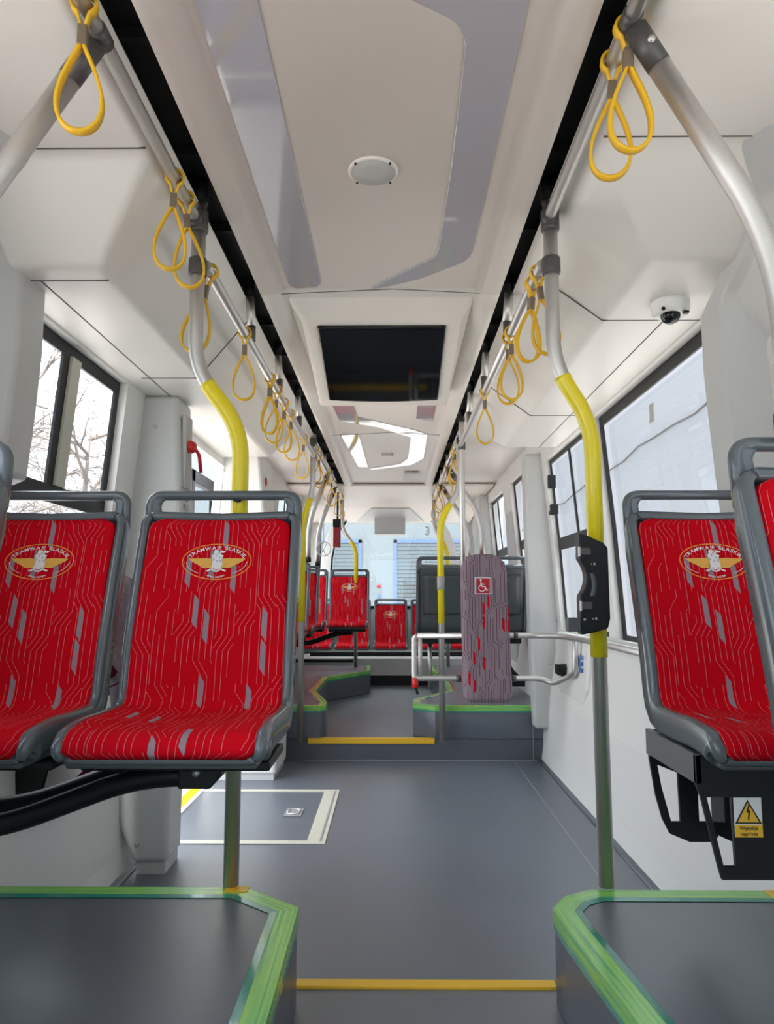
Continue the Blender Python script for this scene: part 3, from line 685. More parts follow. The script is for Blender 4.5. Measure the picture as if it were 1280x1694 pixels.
tee(lp, -.565, 2.02, 2.195, -1, 0); tee(rp_, .447, 2.02, 2.195, 1, 0)
mb = MB(); mb.tube([(-.426, 2.03, 1.385), (-.426, 1.985, 1.385)], .012, 10); mb.build('seat_clamp', 'black', lp)
pole('far left grab pole fixed to the raised floor edge, yellow middle', [(-.565, 5.14, 2.33), (-.565, 5.14, 1.85), (-.632, 5.14, 1.64), (-.632, 5.14, .13)], (.94, 1.80), joints=J[:1])
pr = pole('far right grab pole left of the wheelchair pad, yellow middle', [(.475, 5.14, 2.33), (.475, 5.14, 1.88), (.33, 5.14, 1.64), (.335, 5.14, .135)], (.93, 1.76), joints=J[:1])
mb = MB(); mb.tube([(.331, 5.14, 1.16), (.331, 5.14, 1.25)], .026, 18); mb.build('clamp_ring', 'ventm', pr)
pole('straight steel pole rising from the wheelchair pad to the rail', [(.437, 4.62, 2.30), (.437, 4.62, 2.0), (.437, 4.60, .9)], None, joints=[(2.04, 2.10, .006)], r=.018)
pole('leftmost far grab pole bolted to the farthest aisle seat, yellow middle', [(-.555, 8.0, 2.24), (-.555, 8.0, 1.84), (-.40, 8.0, 1.62), (-.40, 8.0, .36)], (1.0, 1.70), top=False)
pole('farthest right grab pole near the rear window, yellow middle', [(.445, 8.0, 2.24), (.445, 8.0, 1.84), (.585, 8.0, 1.62), (.585, 8.0, .36)], (1.0, 1.70), top=False)
# side poles: from rail out to a seat handle
def side_pole(label, x0, x1, y, z0=2.165, ze=1.41, xe=None, yc=None):
    t = thing('grab_pole', (x1, y, ze), label, 'pole'); s = 1 if x1 > x0 else -1
    d = (V(x1, y, 1.74)-V(x0, y, z0)); a = V(x0, y, z0) + d.normalized()*.02; b = V(x0, y, z0) + d.normalized()*.105
    mb = MB(); mb.tube([a, b], .0225, 18); mb.tube([V(x0, y-.022, z0), V(x0, y+.022, z0)], .019, 16); mb.build('joint', 'steel_joint', t)
    c = (a+b)/2; mb = MB(); mb.lathe([(.007, 0), (.007, -.026), (.003, -.028)], tuple(c+V(0, 0, -.0)), 12, axis='Y'); mb.build('screw', 'steel', t)
    mb = MB(); mb.tube(fil([b, (x1, y, 1.74), (x1, y, ze)], .16, 12), .0215, 20); mb.build('tube', 'steel', t)
    mb = MB(); mb.tube([(x1, y+.0, ze+.03), (x1, y, ze-.01)], .026, 16); mb.build('seat_clamp', 'black', t)
side_pole('near right bent steel pole running to the nearest right seat', .447, .70, 1.28, z0=2.195); side_pole('near left bent steel pole running to the nearest left seat', -.565, -.85, 1.31, z0=2.195)
side_pole('left bent steel pole beyond the doorway, nearer of two', -.555, -.72, 6.25); side_pole('left bent steel pole beyond the doorway, farther of two', -.555, -.72, 7.05)
side_pole('right bent steel pole behind the grey seat backs, nearer', .445, .72, 5.95); side_pole('right bent steel pole behind the grey seat backs, farther', .445, .72, 6.9)

# ---- hanging straps
def make_strap(L=.175, Wd=.042):
    t = thing('hanging_strap', (0, 0, 0), 'strap', 'strap')
    r = .022; mb = MB()
    # tear drop band
    pts = []
    n = 36; z0 = -.075
    for i in range(n+1):
        a = i/n; th = a*2*math.pi
        # teardrop: x = W sin(th) * sin(th/2)^1.4 ; z from top
        xx = Wd*math.sin(th)*(math.sin(th/2)**1.3)*1.28; zz = z0 - L*(1-math.cos(th))/2
        pts.append((xx, 0, zz))
    mb.band(pts[1:-1], (0, 1, 0), .017, .0065); mb.build('loop', 'strap', t)
    mb = MB(); pts = [(.0, 0, -.062)] + [(r*1.0*math.sin(a), 0, r*1.0*math.cos(a)) for a in [math.radians(d) for d in range(150, -151, -15)]] + [(0, 0, -.062)]
    mb.band(pts, (0, 1, 0), .017, .0055); mb.build('rail_band', 'strap', t)
    mb = MB(); mb.box((-.0085, -.0105, -.085), (.0085, .0105, -.045)); mb.build('buckle', 'clip', t, bevel=.002)
    return t
proto = make_strap(); first = [True]
def strap(x, y, z, label, group, rz=0, sway=0, sc=1):
    o = proto if first[0] else copy_tree(proto); first[0] = False
    o.location = (x, y, z); o.rotation_euler = (0, math.radians(sway), math.radians(rz)); o.scale = (sc, 1, sc)
    o['label'] = label; o['group'] = group
GL, GR = 'yellow straps on the left rail', 'yellow straps on the right rail'
SL = [(-.565, 1.235, 2.197, 'yellow hanging strap at top left corner, nearest on the left', 12, 0), (-.565, 1.80, 2.197, 'left rail yellow strap just before the first pole, left one of the pair', 18, 2),
      (-.565, 1.905, 2.197, 'left rail yellow strap touching the first pole, right one of the pair', 14, -4), (-.54, 2.085, 2.072, 'yellow strap hanging just behind the near left pole', 5, 11),
      (-.54, 2.60, 2.072, 'single yellow strap beneath the first left hanger', 8, 0), (-.54, 3.16, 2.072, 'nearest of the four crossed straps in the left cluster', -20, 0),
      (-.54, 3.36, 2.072, 'second strap of the left cluster of four', 12, 4), (-.54, 3.58, 2.072, 'third strap of the left cluster of four', -8, 0), (-.54, 3.80, 2.072, 'farthest strap of the left cluster of four', 10, -3),
      (-.54, 4.40, 2.072, 'last single strap on the middle left rail', 0, 3), (-.555, 5.22, 2.172, 'strap just beyond the far left pole', 0, 0), (-.555, 5.45, 2.172, 'second strap beyond the far left pole', 15, 0),
      (-.555, 6.2, 2.172, 'far left rail strap, third beyond the pole', 0, 0), (-.555, 6.6, 2.172, 'far left rail strap, fourth beyond the pole', 14, 0), (-.555, 7.4, 2.172, 'far left rail strap, second from the rail end', 0, 0), (-.555, 7.8, 2.172, 'farthest strap on the left rail', 10, 0)]
SR = [(.447, 1.30, 2.197, 'nearest right rail strap at the side pole joint', 0, 0), (.447, 1.39, 2.197, 'second right rail strap, overlapping the nearest one', -10, 3), (.43, 2.10, 2.072, 'yellow strap right beside the near right pole', 0, -6),
      (.43, 2.18, 2.072, 'strap partly hidden by the near right pole', 20, 6), (.43, 2.60, 2.072, 'nearer of two overlapping straps under the first right hanger', 0, 0), (.43, 2.66, 2.072, 'farther of two overlapping straps under the first right hanger', -14, 1),
      (.43, 3.38, 2.072, 'single strap under the second right hanger', 0, 0), (.445, 5.22, 2.172, 'strap just beyond the far right pole', 0, 0), (.445, 5.35, 2.172, 'second strap beyond the far right pole', 12, 0),
      (.445, 5.95, 2.172, 'right rail strap above the far side pole', 0, 0), (.445, 6.9, 2.172, 'far right rail strap, third from the rail end', 0, 0), (.445, 7.15, 2.172, 'far right rail strap, second from the rail end', 14, 0), (.445, 7.8, 2.172, 'farthest strap on the right rail', 0, 0)]
for x, y, z, lab, rz, sw in SL: strap(x, y, z, lab, GL, rz, sw)
for x, y, z, lab, rz, sw in SR: strap(x, y, z, lab, GR, rz, sw)

# ================================================================== SEATS
# side profile, local: back crease near y=0, front towards -y, floor of the platform at z=0
PROF = [(-.350, .440), (-.361, .454), (-.354, .468), (-.328, .480), (-.26, .480), (-.18, .476), (-.10, .475), (-.045, .477), (-.014, .488), (.004, .520), (.019, .60), (.045, .70), (.075, .80), (.105, .89), (.130, .965)]
def dense(P, n=60):
    # Catmull-Rom then resample by arc length
    pts = []; Q = [P[0]] + P + [P[-1]]
    for i in range(1, len(Q)-2):
        for k in range(8):
            t = k/8; a, b, c, d = (Vector(Q[i-1]), Vector(Q[i]), Vector(Q[i+1]), Vector(Q[i+2]))
            pts.append(.5*((2*b)+(c-a)*t+(2*a-5*b+4*c-d)*t*t+(3*b-a-3*c+d)*t**3))
    pts.append(Vector(P[-1])); L = [0]
    for a, b in zip(pts, pts[1:]): L.append(L[-1]+(b-a).length)
    return pts, L
DP, DL = dense(PROF); LT = DL[-1]
def at_s(s):
    s = max(0, min(LT, s))
    for i in range(len(DL)-1):
        if DL[i+1] >= s:
            t = (s-DL[i])/max(1e-9, DL[i+1]-DL[i]); p = DP[i].lerp(DP[i+1], t); d = (DP[i+1]-DP[i]).normalized(); return p, d
    return DP[-1], (DP[-1]-DP[-2]).normalized()
def surf(x, s, off=0.0):
    p, _ = at_s(s); _, d1 = at_s(s-.012); _, d2 = at_s(s+.012); d = (d1+d2).normalized()
    n = V(0, -d.y, d.x)       # towards the sitter
    c = .016*(x/.19)**2 if s > .16 else .016*(x/.19)**2*(s/.16)
    return V(x, p.x, p.y) + n*(off+c-.006)
def s_of_z(z):
    lo = .45; 
    for i in range(400):
        s = .45+(LT-.45)*i/400
        if at_s(s)[0].y >= z: return s
    return LT
def make_seat(kind):
    t = thing('passenger_seat', (0, 0, 0), 'seat', 'seat')
    HW = .190; nu, nv = 22, 60; S0, S1 = .004, LT-.006
    def hw(s):
        r = .035; w = HW - .004*ss((s-.5)/.3)
        if s > S1-r: w -= r - math.sqrt(max(0, r*r-(s-(S1-r))**2))
        if s < S0+.02: w -= .02 - math.sqrt(max(0, .0004-((S0+.02)-s)**2))
        return w
    mb = MB()
    def fs(u, v):
        v2 = v; s = S0+(S1-S0)*v2; return surf((u*2-1)*hw(s), s, .012)
    seed = {'a': 0, 'b': .37}[kind]
    mb.grid(fs, nu, nv, uvfn=lambda u, v: ((u*2-1)*HW+.5+seed, S0+(S1-S0)*v), flip=True)
    mb.build('upholstery', 'fab_red', t, solid=.018, soff=-1 if False else 1)
    # rim swept around the outline
    path = []; X = .200; r = .028; top = LT+.004; bot = -.004
    for i in range(30): path.append((-X, bot+.03+(top-r-bot-.03)*i/29))
    for i in range(1, 9): a = math.pi-math.pi/2*i/8; path.append((-X+r+r*math.cos(a), top-r+r*math.sin(a)))
    path.append((0, top))
    for i in range(0, 8): a = math.pi/2-math.pi/2*i/8; path.append((X-r+r*math.cos(a), top-r+r*math.sin(a)))
    for i in range(30): path.append((X, top-r-(top-r-bot-.03)*i/29))
    for i in range(1, 7): a = -math.pi/2*i/6; path.append((X-.03+.03*math.cos(a), bot+.03+.03*math.sin(a)))
    for i in range(0, 6): a = -math.pi/2-math.pi/2*i/6; path.append((-X+.03+.03*math.cos(a), bot+.03+.03*math.sin(a)))
    P3 = [];
    def sp(x, s):
        p = surf(max(-.19, min(.19, x)), max(0, min(LT, s))); p.x = x
        if s > LT: _, d = at_s(LT); p += V(0, d.x, d.y)*(s-LT)
        if s < 0: _, d = at_s(0.0); p += V(0, d.x, d.y)*s
        return p
    P3 = [sp(x, s) for x, s in path]; n = len(P3); vs = []
    for i, (p, (x, s)) in enumerate(zip(P3, path)):
        tg = (P3[(i+1) % n]-P3[i-1]).normalized(); _, d = at_s(max(.01, min(LT-.01, s))); nn = V(0, -d.y, d.x); out = tg.cross(nn).normalized()
        dep = .040 if .05 < s < LT-.08 else .030
        sec_ = [(-.011, .004), (-.009, .013), (.000, .0155), (.008, .013), (.0125, .006), (.0135, -.006), (.0135, -dep), (.008, -dep-.008), (-.006, -dep-.006), (-.011, -dep+.004)]
        if out.dot(V(x, 0, 0)) < 0 and abs(x) > .1 and abs(out.x) > .5: out = -out
        # keep outward orientation consistent along the loop
        vs.append([p + out*a + nn*b for a, b in sec_])
    k = len(vs[0]); flat = [q for r_ in vs for q in r_]
    mb = MB(); mb.add(flat, [(i*k+j, i*k+(j+1) % k, ((i+1) % n)*k+(j+1) % k, ((i+1) % n)*k+j) for i in range(n) for j in range(k)], 0, True)
    mb.build('rim', 'frame', t, recalc=True)
    # back shell
    mb = MB(); mb.grid(lambda u, v: surf((u*2-1)*.193, .01+(LT-.012)*v, -.012)+V(0, 0, 0), 10, 40, flip=False)
    mb.build('shell', 'shell_back', t, solid=.02, soff=-1)
    mb = MB(); mb.grid(lambda u, v: surf((u*2-1)*.155, .50+(LT-.56)*v, -.040), 8, 16); mb.build('back_panel', 'shell_back', t, solid=.008, soff=-1)
    # handle
    p0 = surf(.19, LT-.03, -.01); p0 = V(.196, p0.y, p0.z)
    yt = at_s(LT)[0].x+.016; zt = at_s(LT)[0].y
    mb = MB(); mb.tube(fil([(-.200, yt-.012, zt-.05), (-.200, yt+.004, zt+.066), (.200, yt+.004, zt+.066), (.200, yt-.012, zt-.05)], .034, 8), .0135, 14)
    mb.build('grab_handle', 'frame', t)
    for sg in (-1, 1):
        mb = MB(); mb.prism([(sg*.204, zt-.02), (sg*.155, zt-.004), (sg*.168, zt+.012), (sg*.172, zt+.040), (sg*.158, zt+.060), (sg*.19, zt+.060), (sg*.204, zt+.045)], 'Y', yt-.010, yt+.010); mb.build('handle_gusset', 'frame', t, bevel=.006, recalc=True)
    # base under the pan
    mb = MB(); mb.hexa([(-.19, -.345, .418), (.19, -.345, .418), (.19, 0, .412), (-.19, 0, .412)], [(-.19, -.345, .445), (.19, -.345, .445), (.19, -.01, .458), (-.19, -.01, .458)]); mb.build('pan_base', 'shell_back', t, bevel=.006)
    # side cheek plates
    return t
def emblem(t):
    """oval logo printed on the backrest"""
    cs = s_of_z(.845); mats = ['emb_orange', 'emb_gold', 'emb_white', 'emb_grey', 'emb_red', 'emb_red']
    mb = MB()
    def put(pts2, faces, mi, off):
        mb.add([surf(x, cs+y, .0125+off) for x, y in pts2], faces, mi, True)
    def ring(a, b, w, mi, off, a0=0, a1=360, n=64):
        vs = []; 
        for i in range(n+1):
            th = math.radians(a0+(a1-a0)*i/n); vs += [((a+w)*math.cos(th), (b+w)*math.sin(th)), ((a-w)*math.cos(th), (b-w)*math.sin(th))]
        put(vs, [(2*i, 2*i+1, 2*i+3, 2*i+2) for i in range(n)], mi, off)
    # ground oval, slightly deeper red
    vs = [(0, 0)] + [(.090*math.cos(2*math.pi*i/48), .049*math.sin(2*math.pi*i/48)) for i in range(48)]
    rings = 4; vv = []; ff = []
    for r in range(rings+1):
        for i in range(48): vv.append((.090*r/rings*math.cos(2*math.pi*i/48), .049*r/rings*math.sin(2*math.pi*i/48)))
    for r in range(rings):
        for i in range(48): ff.append((r*48+i, r*48+(i+1) % 48, (r+1)*48+(i+1) % 48, (r+1)*48+i))

    ring(.090, .049, .0013, 0, .0012)
    ring(.079, .040, .0006, 2, .0012, 182, 235, 20); ring(.079, .040, .0006, 2, .0012, 305, 358, 20)
    # wings
    for sg in (-1, 1):
        w = [(sg*.014, .008), (sg*.030, .0095), (sg*.052, .0085), (sg*.074, .0075), (sg*.070, .002), (sg*.058, -.005), (sg*.046, -.011), (sg*.036, -.0175), (sg*.014, -.0175)]
        m_ = [(sg*.014, .008-.0255*i/8) for i in range(9)]
        put(w, [tuple(range(len(w)))], 1, .0012)
        for k in range(4):
            y = .004-.0052*k; x1 = .066-.009*k
            put([(sg*.016, y), (sg*x1, y+.0005), (sg*x1, y-.0003), (sg*.016, y-.0008)], [(0, 1, 2, 3)], 0, .0016)
    # crossed tools
    for sg in (-1, 1):
        put([(sg*-.012, -.012), (sg*-.008, -.010), (sg*.026, -.025), (sg*.023, -.0285)], [(0, 1, 2, 3)], 2, .0016)
    # figure: tower body, two pennants
    put([(-.012, -.012), (-.014, .012), (-.016, .018), (-.010, .020), (-.011, .028), (-.002, .029), (0, .022), (.003, .029), (.006, .021), (.016, .017), (.013, .008), (.015, -.012)], [tuple(range(12))], 2, .0020)
    put([(-.009, .028), (-.009, .033), (.005, .030), (.003, .026)], [(0, 1, 2, 3)], 2, .0024)
    put([(.006, .020), (.006, .032), (.021, .028), (.017, .024), (.009, .024), (.008, .020)], [(0, 1, 2, 3, 4, 5)], 2, .0024)
    for q in ((-.009, .004), (.006, .010), (0, .001), (-.004, .016), (.009, .001), (.001, .021)): put([(q[0]-.003, q[1]), (q[0], q[1]+.0045), (q[0]+.0025, q[1]+.001), (q[0], q[1]-.0035)], [(0, 1, 2, 3)], 3, .0026)
    put([(-.013, -.004), (-.0115, .014), (-.0105, .014), (-.0115, -.004)], [(0, 1, 2, 3)], 3, .0026); put([(.0115, -.004), (.010, .012), (.011, .012), (.0128, -.004)], [(0, 1, 2, 3)], 3, .0026)
    vs = [(0, -.018)] + [(.0135*math.cos(2*math.pi*i/28), -.016+.0135*math.sin(2*math.pi*i/28)) for i in range(28)]
    put([(0, -.016)] + vs[1:], [(0, 1+i, 1+(i+1) % 28) for i in range(28)], 2, .0028)
    for a in (200, 235, 270, 305, 340):
        cx, cy = .0082*math.cos(math.radians(a)), -.016+.0082*math.sin(math.radians(a))
        put([(cx, cy)] + [(cx+.0018*math.cos(2*math.pi*i/10), cy+.0018*math.sin(2*math.pi*i/10)) for i in range(10)], [(0, 1+i, 1+(i+1) % 10) for i in range(10)], 5, .0034)
    def arc_text(body, a, b, th0, th1, size, mi, top=True):
        geo = [None if ch == ' ' else text_geo(ch, size, size*.012) for ch in body]
        ws = [size*.38 if g is None else max(v.x for v in g[0])-min(v.x for v in g[0]) for g in geo]
        tot = sum(ws)-ws[0]/2-ws[-1]/2; gap_ = 1.0; acc = 0; cum = []
        extra = size*.16
        for i, w_ in enumerate(ws):
            if i: acc += ws[i-1]/2+w_/2+extra
            cum.append(acc)
        tab = [math.radians(th0+(th1-th0)*q/200) for q in range(201)]; al = [0]
        for q in range(200): al.append(al[-1]+math.hypot(a*(math.cos(tab[q+1])-math.cos(tab[q])), b*(math.sin(tab[q+1])-math.sin(tab[q]))))
        for i, ch in enumerate(body):
            if ch == ' ': continue
            f_ = cum[i]/cum[-1]; th = tab[min(range(201), key=lambda q: abs(al[q]-f_*al[-1]))]; px, py = a*math.cos(th), b*math.sin(th)
            tx, ty = -a*math.sin(th), b*math.cos(th); rot = math.atan2(ty, tx) + (math.pi if top else 0)
            vs_, fs_ = geo[i]; mid_ = (max(v.x for v in vs_)+min(v.x for v in vs_))/2; vs_ = [V((v.x-mid_)*1.12, v.y, 0) for v in vs_]; c_, s_ = math.cos(rot), math.sin(rot)
            put([(px+v.x*c_-v.y*s_, py+v.x*s_+v.y*c_) for v in vs_], fs_, mi, .0016)
    arc_text('TRAMWAJE ŚLĄSKIE', .075, .0385, 158, 22, .0135, 2)
    arc_text('SPÓŁKA AKCYJNA', .046, .0435, 243, 297, .0062, 2, False)
    mb.build('emblem', mats, t)
seat_a = make_seat('a'); emblem(seat_a)
used = [False]
def place_seat(x, y, z, label, group, rz=0, sc=1.0, emb=True, legs=None):
    """x,y = seat centre / back crease"""
    o = copy_tree(seat_a) if used[0] else seat_a; used[0] = True
    o.location = (x, y, z); o.rotation_euler = (0, 0, math.radians(rz)); o.scale = (sc, sc, sc)
    o['label'] = label; o['group'] = group; return o
G1, G2, G3 = 'red passenger seats near the camera', 'red seats on the far left platform', 'rear row of red seats'
B0 = .36
place_seat(-.460, 1.845, B0, 'red patterned seat beside the aisle, front left, logo on backrest', G1)
place_seat(-.925, 1.845, B0, 'red patterned seat next to the left window, partly cut by picture edge', G1)
place_seat(-.905, 1.175, B0, 'grey framed seat just entering the left picture edge', G1)
place_seat(.835, 1.845, B0, 'red patterned seat on the right, fully visible logo, over black box', G1)
place_seat(.815, 1.165, B0, 'nearest right red seat, cut by the right picture edge', G1)
place_seat(-.915, 6.15, B0, 'far left window seat, nearest of the three in line', G2); place_seat(-.915, 6.95, B0, 'far left window seat, middle of the three in line', G2)
place_seat(-.915, 7.88, B0, 'far left window seat, farthest of the three in line', G2); place_seat(-.468, 7.88, B0, 'far red aisle seat with logo bolted to a yellow pole', G2)
for x, lab in ((-.945, 'rear row red seat in the left corner'), (-.49, 'rear row red seat hidden behind the far aisle seat'), (-.03, 'middle red seat of the rear row, in line with the aisle'), (.43, 'rear row red seat right of the middle one'), (.88, 'rear row red seat in the right corner')):
    place_seat(x, 9.27, .055, lab, G3, sc=.98)
for x, lab in ((.395, 'grey seat back left of the wheelchair pad, facing away'), (.845, 'grey seat back against the pillar, facing away')):
    place_seat(x, 5.94, .38, lab, 'seats turned away on the far right platform', rz=180)
# ---- seat supports
t = thing('seat_bracket', (-.7, 1.75, .60), 'black cranked bracket carrying the front left pair of seats', 'bracket')
for i, (dy, dz) in enumerate(((0, 0), (.13, .012))):
    mb = MB(); mb.tube(fil([(-1.17, 1.70+dy, .575+dz), (-.86, 1.70+dy, .612+dz), (-.58, 1.70+dy, .715+dz), (-.40, 1.70+dy, .725+dz)], .08), .024, 14); mb.build('arm', 'black', t)
mb = MB(); mb.prism([(-.47, .70), (-.40, .70), (-.375, .73), (-.375, .765), (-.47, .765)], 'Y', 1.66, 1.88); mb.box((-.66, 1.60, .752), (-.26, 1.80, .772)); mb.box((-1.13, 1.60, .752), (-.72, 1.80, .772)); mb.build('plate', 'black', t, bevel=.004)
mb = MB(); mb.lathe([(.008, 0), (.008, -.006)], (-.43, 1.66, .735), 8, axis='Y'); mb.build('bolt', 'steel', t)
t = thing('seat_bracket', (-.7, 7.7, .5), 'black cranked bracket under the far left pair of seats', 'bracket')
mb = MB(); mb.tube(fil([(-1.15, 7.75, .60), (-.86, 7.75, .63), (-.58, 7.75, .73), (-.42, 7.75, .74)], .08), .026, 12); mb.build('arm', 'black', t)
mb = MB(); mb.tube([(-1.15, 7.85, .44), (-.42, 7.85, .44)], .018, 12); mb.build('lower_bar', 'black', t)
mb = MB(); mb.box((-.66, 7.6, .752), (-.28, 7.85, .775)); mb.box((-1.12, 7.6, .752), (-.72, 7.85, .775)); mb.build('plate', 'black', t, bevel=.004)
for y, lab in ((1.03, 'black bracket under the seat at the left picture edge'), (6.0, 'black bracket under the nearest far left window seat'), (6.8, 'black bracket under the middle far left window seat')):
    t = thing('seat_bracket', (-.9, y, .6), lab, 'bracket')
    mb = MB(); mb.tube(fil([(-1.17, y, .60), (-.95, y, .70), (-.80, y, .73)], .06), .022, 12); mb.build('arm', 'black', t)
    mb = MB(); mb.box((-1.1, y-.1, .745), (-.74, y+.1, .772)); mb.build('plate', 'black', t, bevel=.004)
t = thing('seat_bracket', (.62, 6.1, .36), 'black frame under the seats that face away', 'bracket')
mb = MB(); mb.box((.22, 6.0, .735), (1.03, 6.2, .79)); mb.build('beam', 'black', t, bevel=.006)
for x in (.83, .95): 
    mb = MB(); mb.tube(fil([(x-.08, 6.1, .75), (x, 6.08, .52), (x+.10, 6.05, .42)], .03), .02, 10); mb.build('strut', 'black', t)
mb = MB(); mb.box((.70, 5.98, .40), (1.06, 6.04, .46)); mb.build('lower_bar', 'black', t, bevel=.006)
mb = MB(); mb.tube([(.30, 6.12, .36), (.30, 6.12, .74)], .018, 12); mb.build('leg', 'steel', t)
# black equipment box under the right seats
t = thing('equipment_box', (.85, 1.7, .55), 'black open box under the right seat with high voltage sign', 'box')
mb = MB(); mb.hexa([(.617, 1.56, .737), (.630, 1.56, .737), (.630, 1.86, .737), (.617, 1.86, .737)], [(.617, 1.56, .797), (.630, 1.56, .797), (.630, 1.86, .797), (.617, 1.86, .797)]); mb.build('side_rail', 'shell_back', t, bevel=.002)
mb = MB()
for q in ([(.617,.795),(.617,.737),(.626,.712),(1.08,.712),(1.08,.795)], [(.626,.712),(.637,.712),(.665,.577),(.661,.552),(.655,.575)], [(.661,.552),(.665,.577),(1.08,.577),(1.08,.552)], [(.687,.712),(1.08,.712),(1.08,.577),(.689,.577)]): mb.prism(q, 'Y', 1.56, 1.57)
mb.build('front_plate', 'black', t, recalc=True)
mb = MB()
for q in ([(.620,.795),(.622,.725),(.64,.712),(.689,.693),(.80,.65),(.80,.795)], [(.622,.725),(.64,.712),(.648,.66),(.668,.579),(.664,.552),(.648,.585),(.634,.64)], [(.664,.552),(.668,.579),(.76,.579),(.78,.545),(.76,.533),(.71,.533)], [(.689,.693),(.735,.675),(.735,.579),(.691,.579)]): mb.prism(q, 'Y', 1.85, 1.86)
mb.build('rear_plate', 'black', t, recalc=True)
mb = MB(); mb.hexa([(.735, 1.58, .60), (.740, 1.58, .60), (.770, 1.85, .555), (.765, 1.85, .555)], [(.735, 1.58, .745), (.740, 1.58, .745), (.770, 1.85, .745), (.765, 1.85, .745)]); mb.build('inner_panel', 'blackgloss', t)
mb = MB(); mb.box((.64, 1.575, .755), (1.08, 1.85, .79)); mb.build('top_plate', 'black', t)
# sign
sx0, sx1, sz0, sz1 = .690, .746, .635, .712; ys = 1.5595
mb = MB(); mb.box((sx0, ys-.0012, sz0), (sx1, ys, sz1), 0); sg_ = mb.build('warning_sign', 'white', t)
mb = MB(); mb.box((sx0, ys-.0018, sz0), (sx1, ys-.0011, sz0+.024)); mb.build('amber_field', 'amber', sg_)
cx = (sx0+sx1)/2
def tri(cx, cz, h, y, mi, mb): mb.add([(cx-h*.58, y, cz-h*.4), (cx+h*.58, y, cz-h*.4), (cx, y, cz+h*.6)], [(0, 1, 2)], mi, False)
mb = MB(); tri(cx, .680, .047, ys-.0016, 0, mb); tri(cx, .6795, .038, ys-.0020, 1, mb)
mb.add([(cx+.001, ys-.0024, .699), (cx+.004, ys-.0024, .698), (cx+.0005, ys-.0024, .687), (cx+.0045, ys-.0024, .687), (cx+.001, ys-.0024, .668), (cx-.0015, ys-.0024, .670), (cx+.0005, ys-.0024, .683), (cx-.004, ys-.0024, .683)], [(0, 1, 2, 7), (7, 2, 3, 6), (6, 3, 4, 5)], 0, False)
for body, z in (('Wysokie', .6525), ('napięcie', .6415)):
    vs, fs_ = text_geo(body, .0105, .0002); mb.add([(cx+v.x, ys-.0022, z+v.y) for v in vs], fs_, 0, False)
mb.build('symbol', ['ink', 'amber'], sg_)
# folded wall seat on the left
t = thing('folding_seat', (-1.0, 2.4, .5), 'grey patterned folding seat on the left wall behind the red seats', 'seat')
mb = MB(); mb.hexa([(-1.13, 2.27, .52), (-1.06, 2.27, .50), (-1.06, 2.29, .50), (-1.13, 2.29, .52)], [(-1.13, 2.27, .82), (-.99, 2.27, .82), (-.99, 2.29, .82), (-1.13, 2.29, .82)]); mb.build('side_plate', 'black', t)
def pad_uv(mb, prof, y0, y1):
    L = [0]
    for a, b in zip(prof, prof[1:]): L.append(L[-1]+math.dist(a, b))
    n = len(prof)-1
    mb.grid(lambda u, v: V(prof[round(v*n)][0], lerp(y0, y1, u), prof[round(v*n)][1]), 6, n, uvfn=lambda u, v: (u*(y1-y0), L[round(v*n)]), flip=True)
mb = MB(); pad_uv(mb, [(-1.05, .51), (-1.01, .53), (-.93, .60), (-.88, .68), (-.86, .76), (-.87, .84), (-.92, .90), (-1.0, .92)], 2.30, 2.70); mb.build('folded_cushion', 'fab_grey', t, solid=.05, soff=-1)
mb = MB(); pad_uv(mb, [(-1.10, .78), (-1.03, .80), (-.99, .86), (-.96, 1.0), (-.955, 1.10), (-.975, 1.15), (-1.02, 1.17), (-1.13, 1.16)], 2.30, 2.70); mb.build('backrest', 'fab_grey', t, solid=.04, soff=-1)

# ================================================================== RIGHT SIDE EQUIPMENT
# validator / ticket device on the near right pole
t = thing('ticket_device', (.53, 1.97, 1.02), 'black ticket device holder clamped to the yellow near right pole', 'ticket machine')
y = 1.965
out = [(.492, 1.283), (.512, 1.278), (.555, 1.258), (.566, 1.245), (.567, 1.060), (.560, 1.034), (.525, 1.024), (.490, 1.018), (.490, 1.12)]
arcp = [(.4905+.0175*math.sin(math.pi*i/12)**.8, 1.12+.095*i/12) for i in range(1, 12)]
poly = out + arcp + [(.4905, 1.216)]
mb = MB(); mb.prism(poly, 'Y', 1.945, 1.99); mb.build('body', 'black', t, bevel=.004, recalc=True)
mb = MB(); mb.box((.458, 1.95, 1.026), (.497, 1.985, 1.062)); mb.build('foot', 'shell_back', t, bevel=.002)
for z in (1.235, 1.093):
    mb = MB(); mb.box((.493, 1.941, z-.010), (.520, 1.947, z+.010)); mb.build('slot', 'steel_joint', t, bevel=.002)
    mb = MB(); mb.box((.489, 1.943, z-.013), (.4925, 1.955, z+.013)); mb.build('chrome_edge', 'steel', t)
    mb = MB(); mb.box((.520, 1.9435, z-.035), (.5225, 1.946, z-.031)); mb.box((.5265, 1.9435, z-.036), (.531, 1.946, z-.030)); mb.build('marking', 'ventm', t)
mb = MB(); mb.box((.496, 1.9435, 1.055), (.502, 1.946, 1.060)); mb.build('marking', 'ventm', t)
n = 14
mb = MB(); mb.grid(lambda u, v: V(.5145+.006*math.sin(math.pi*v)-.0+.012*u, 1.9435-.0018*math.sin(math.pi*u), 1.118+.06*v), 4, 10, flip=False); mb.build('grip_hollow', 'shell_back', t)
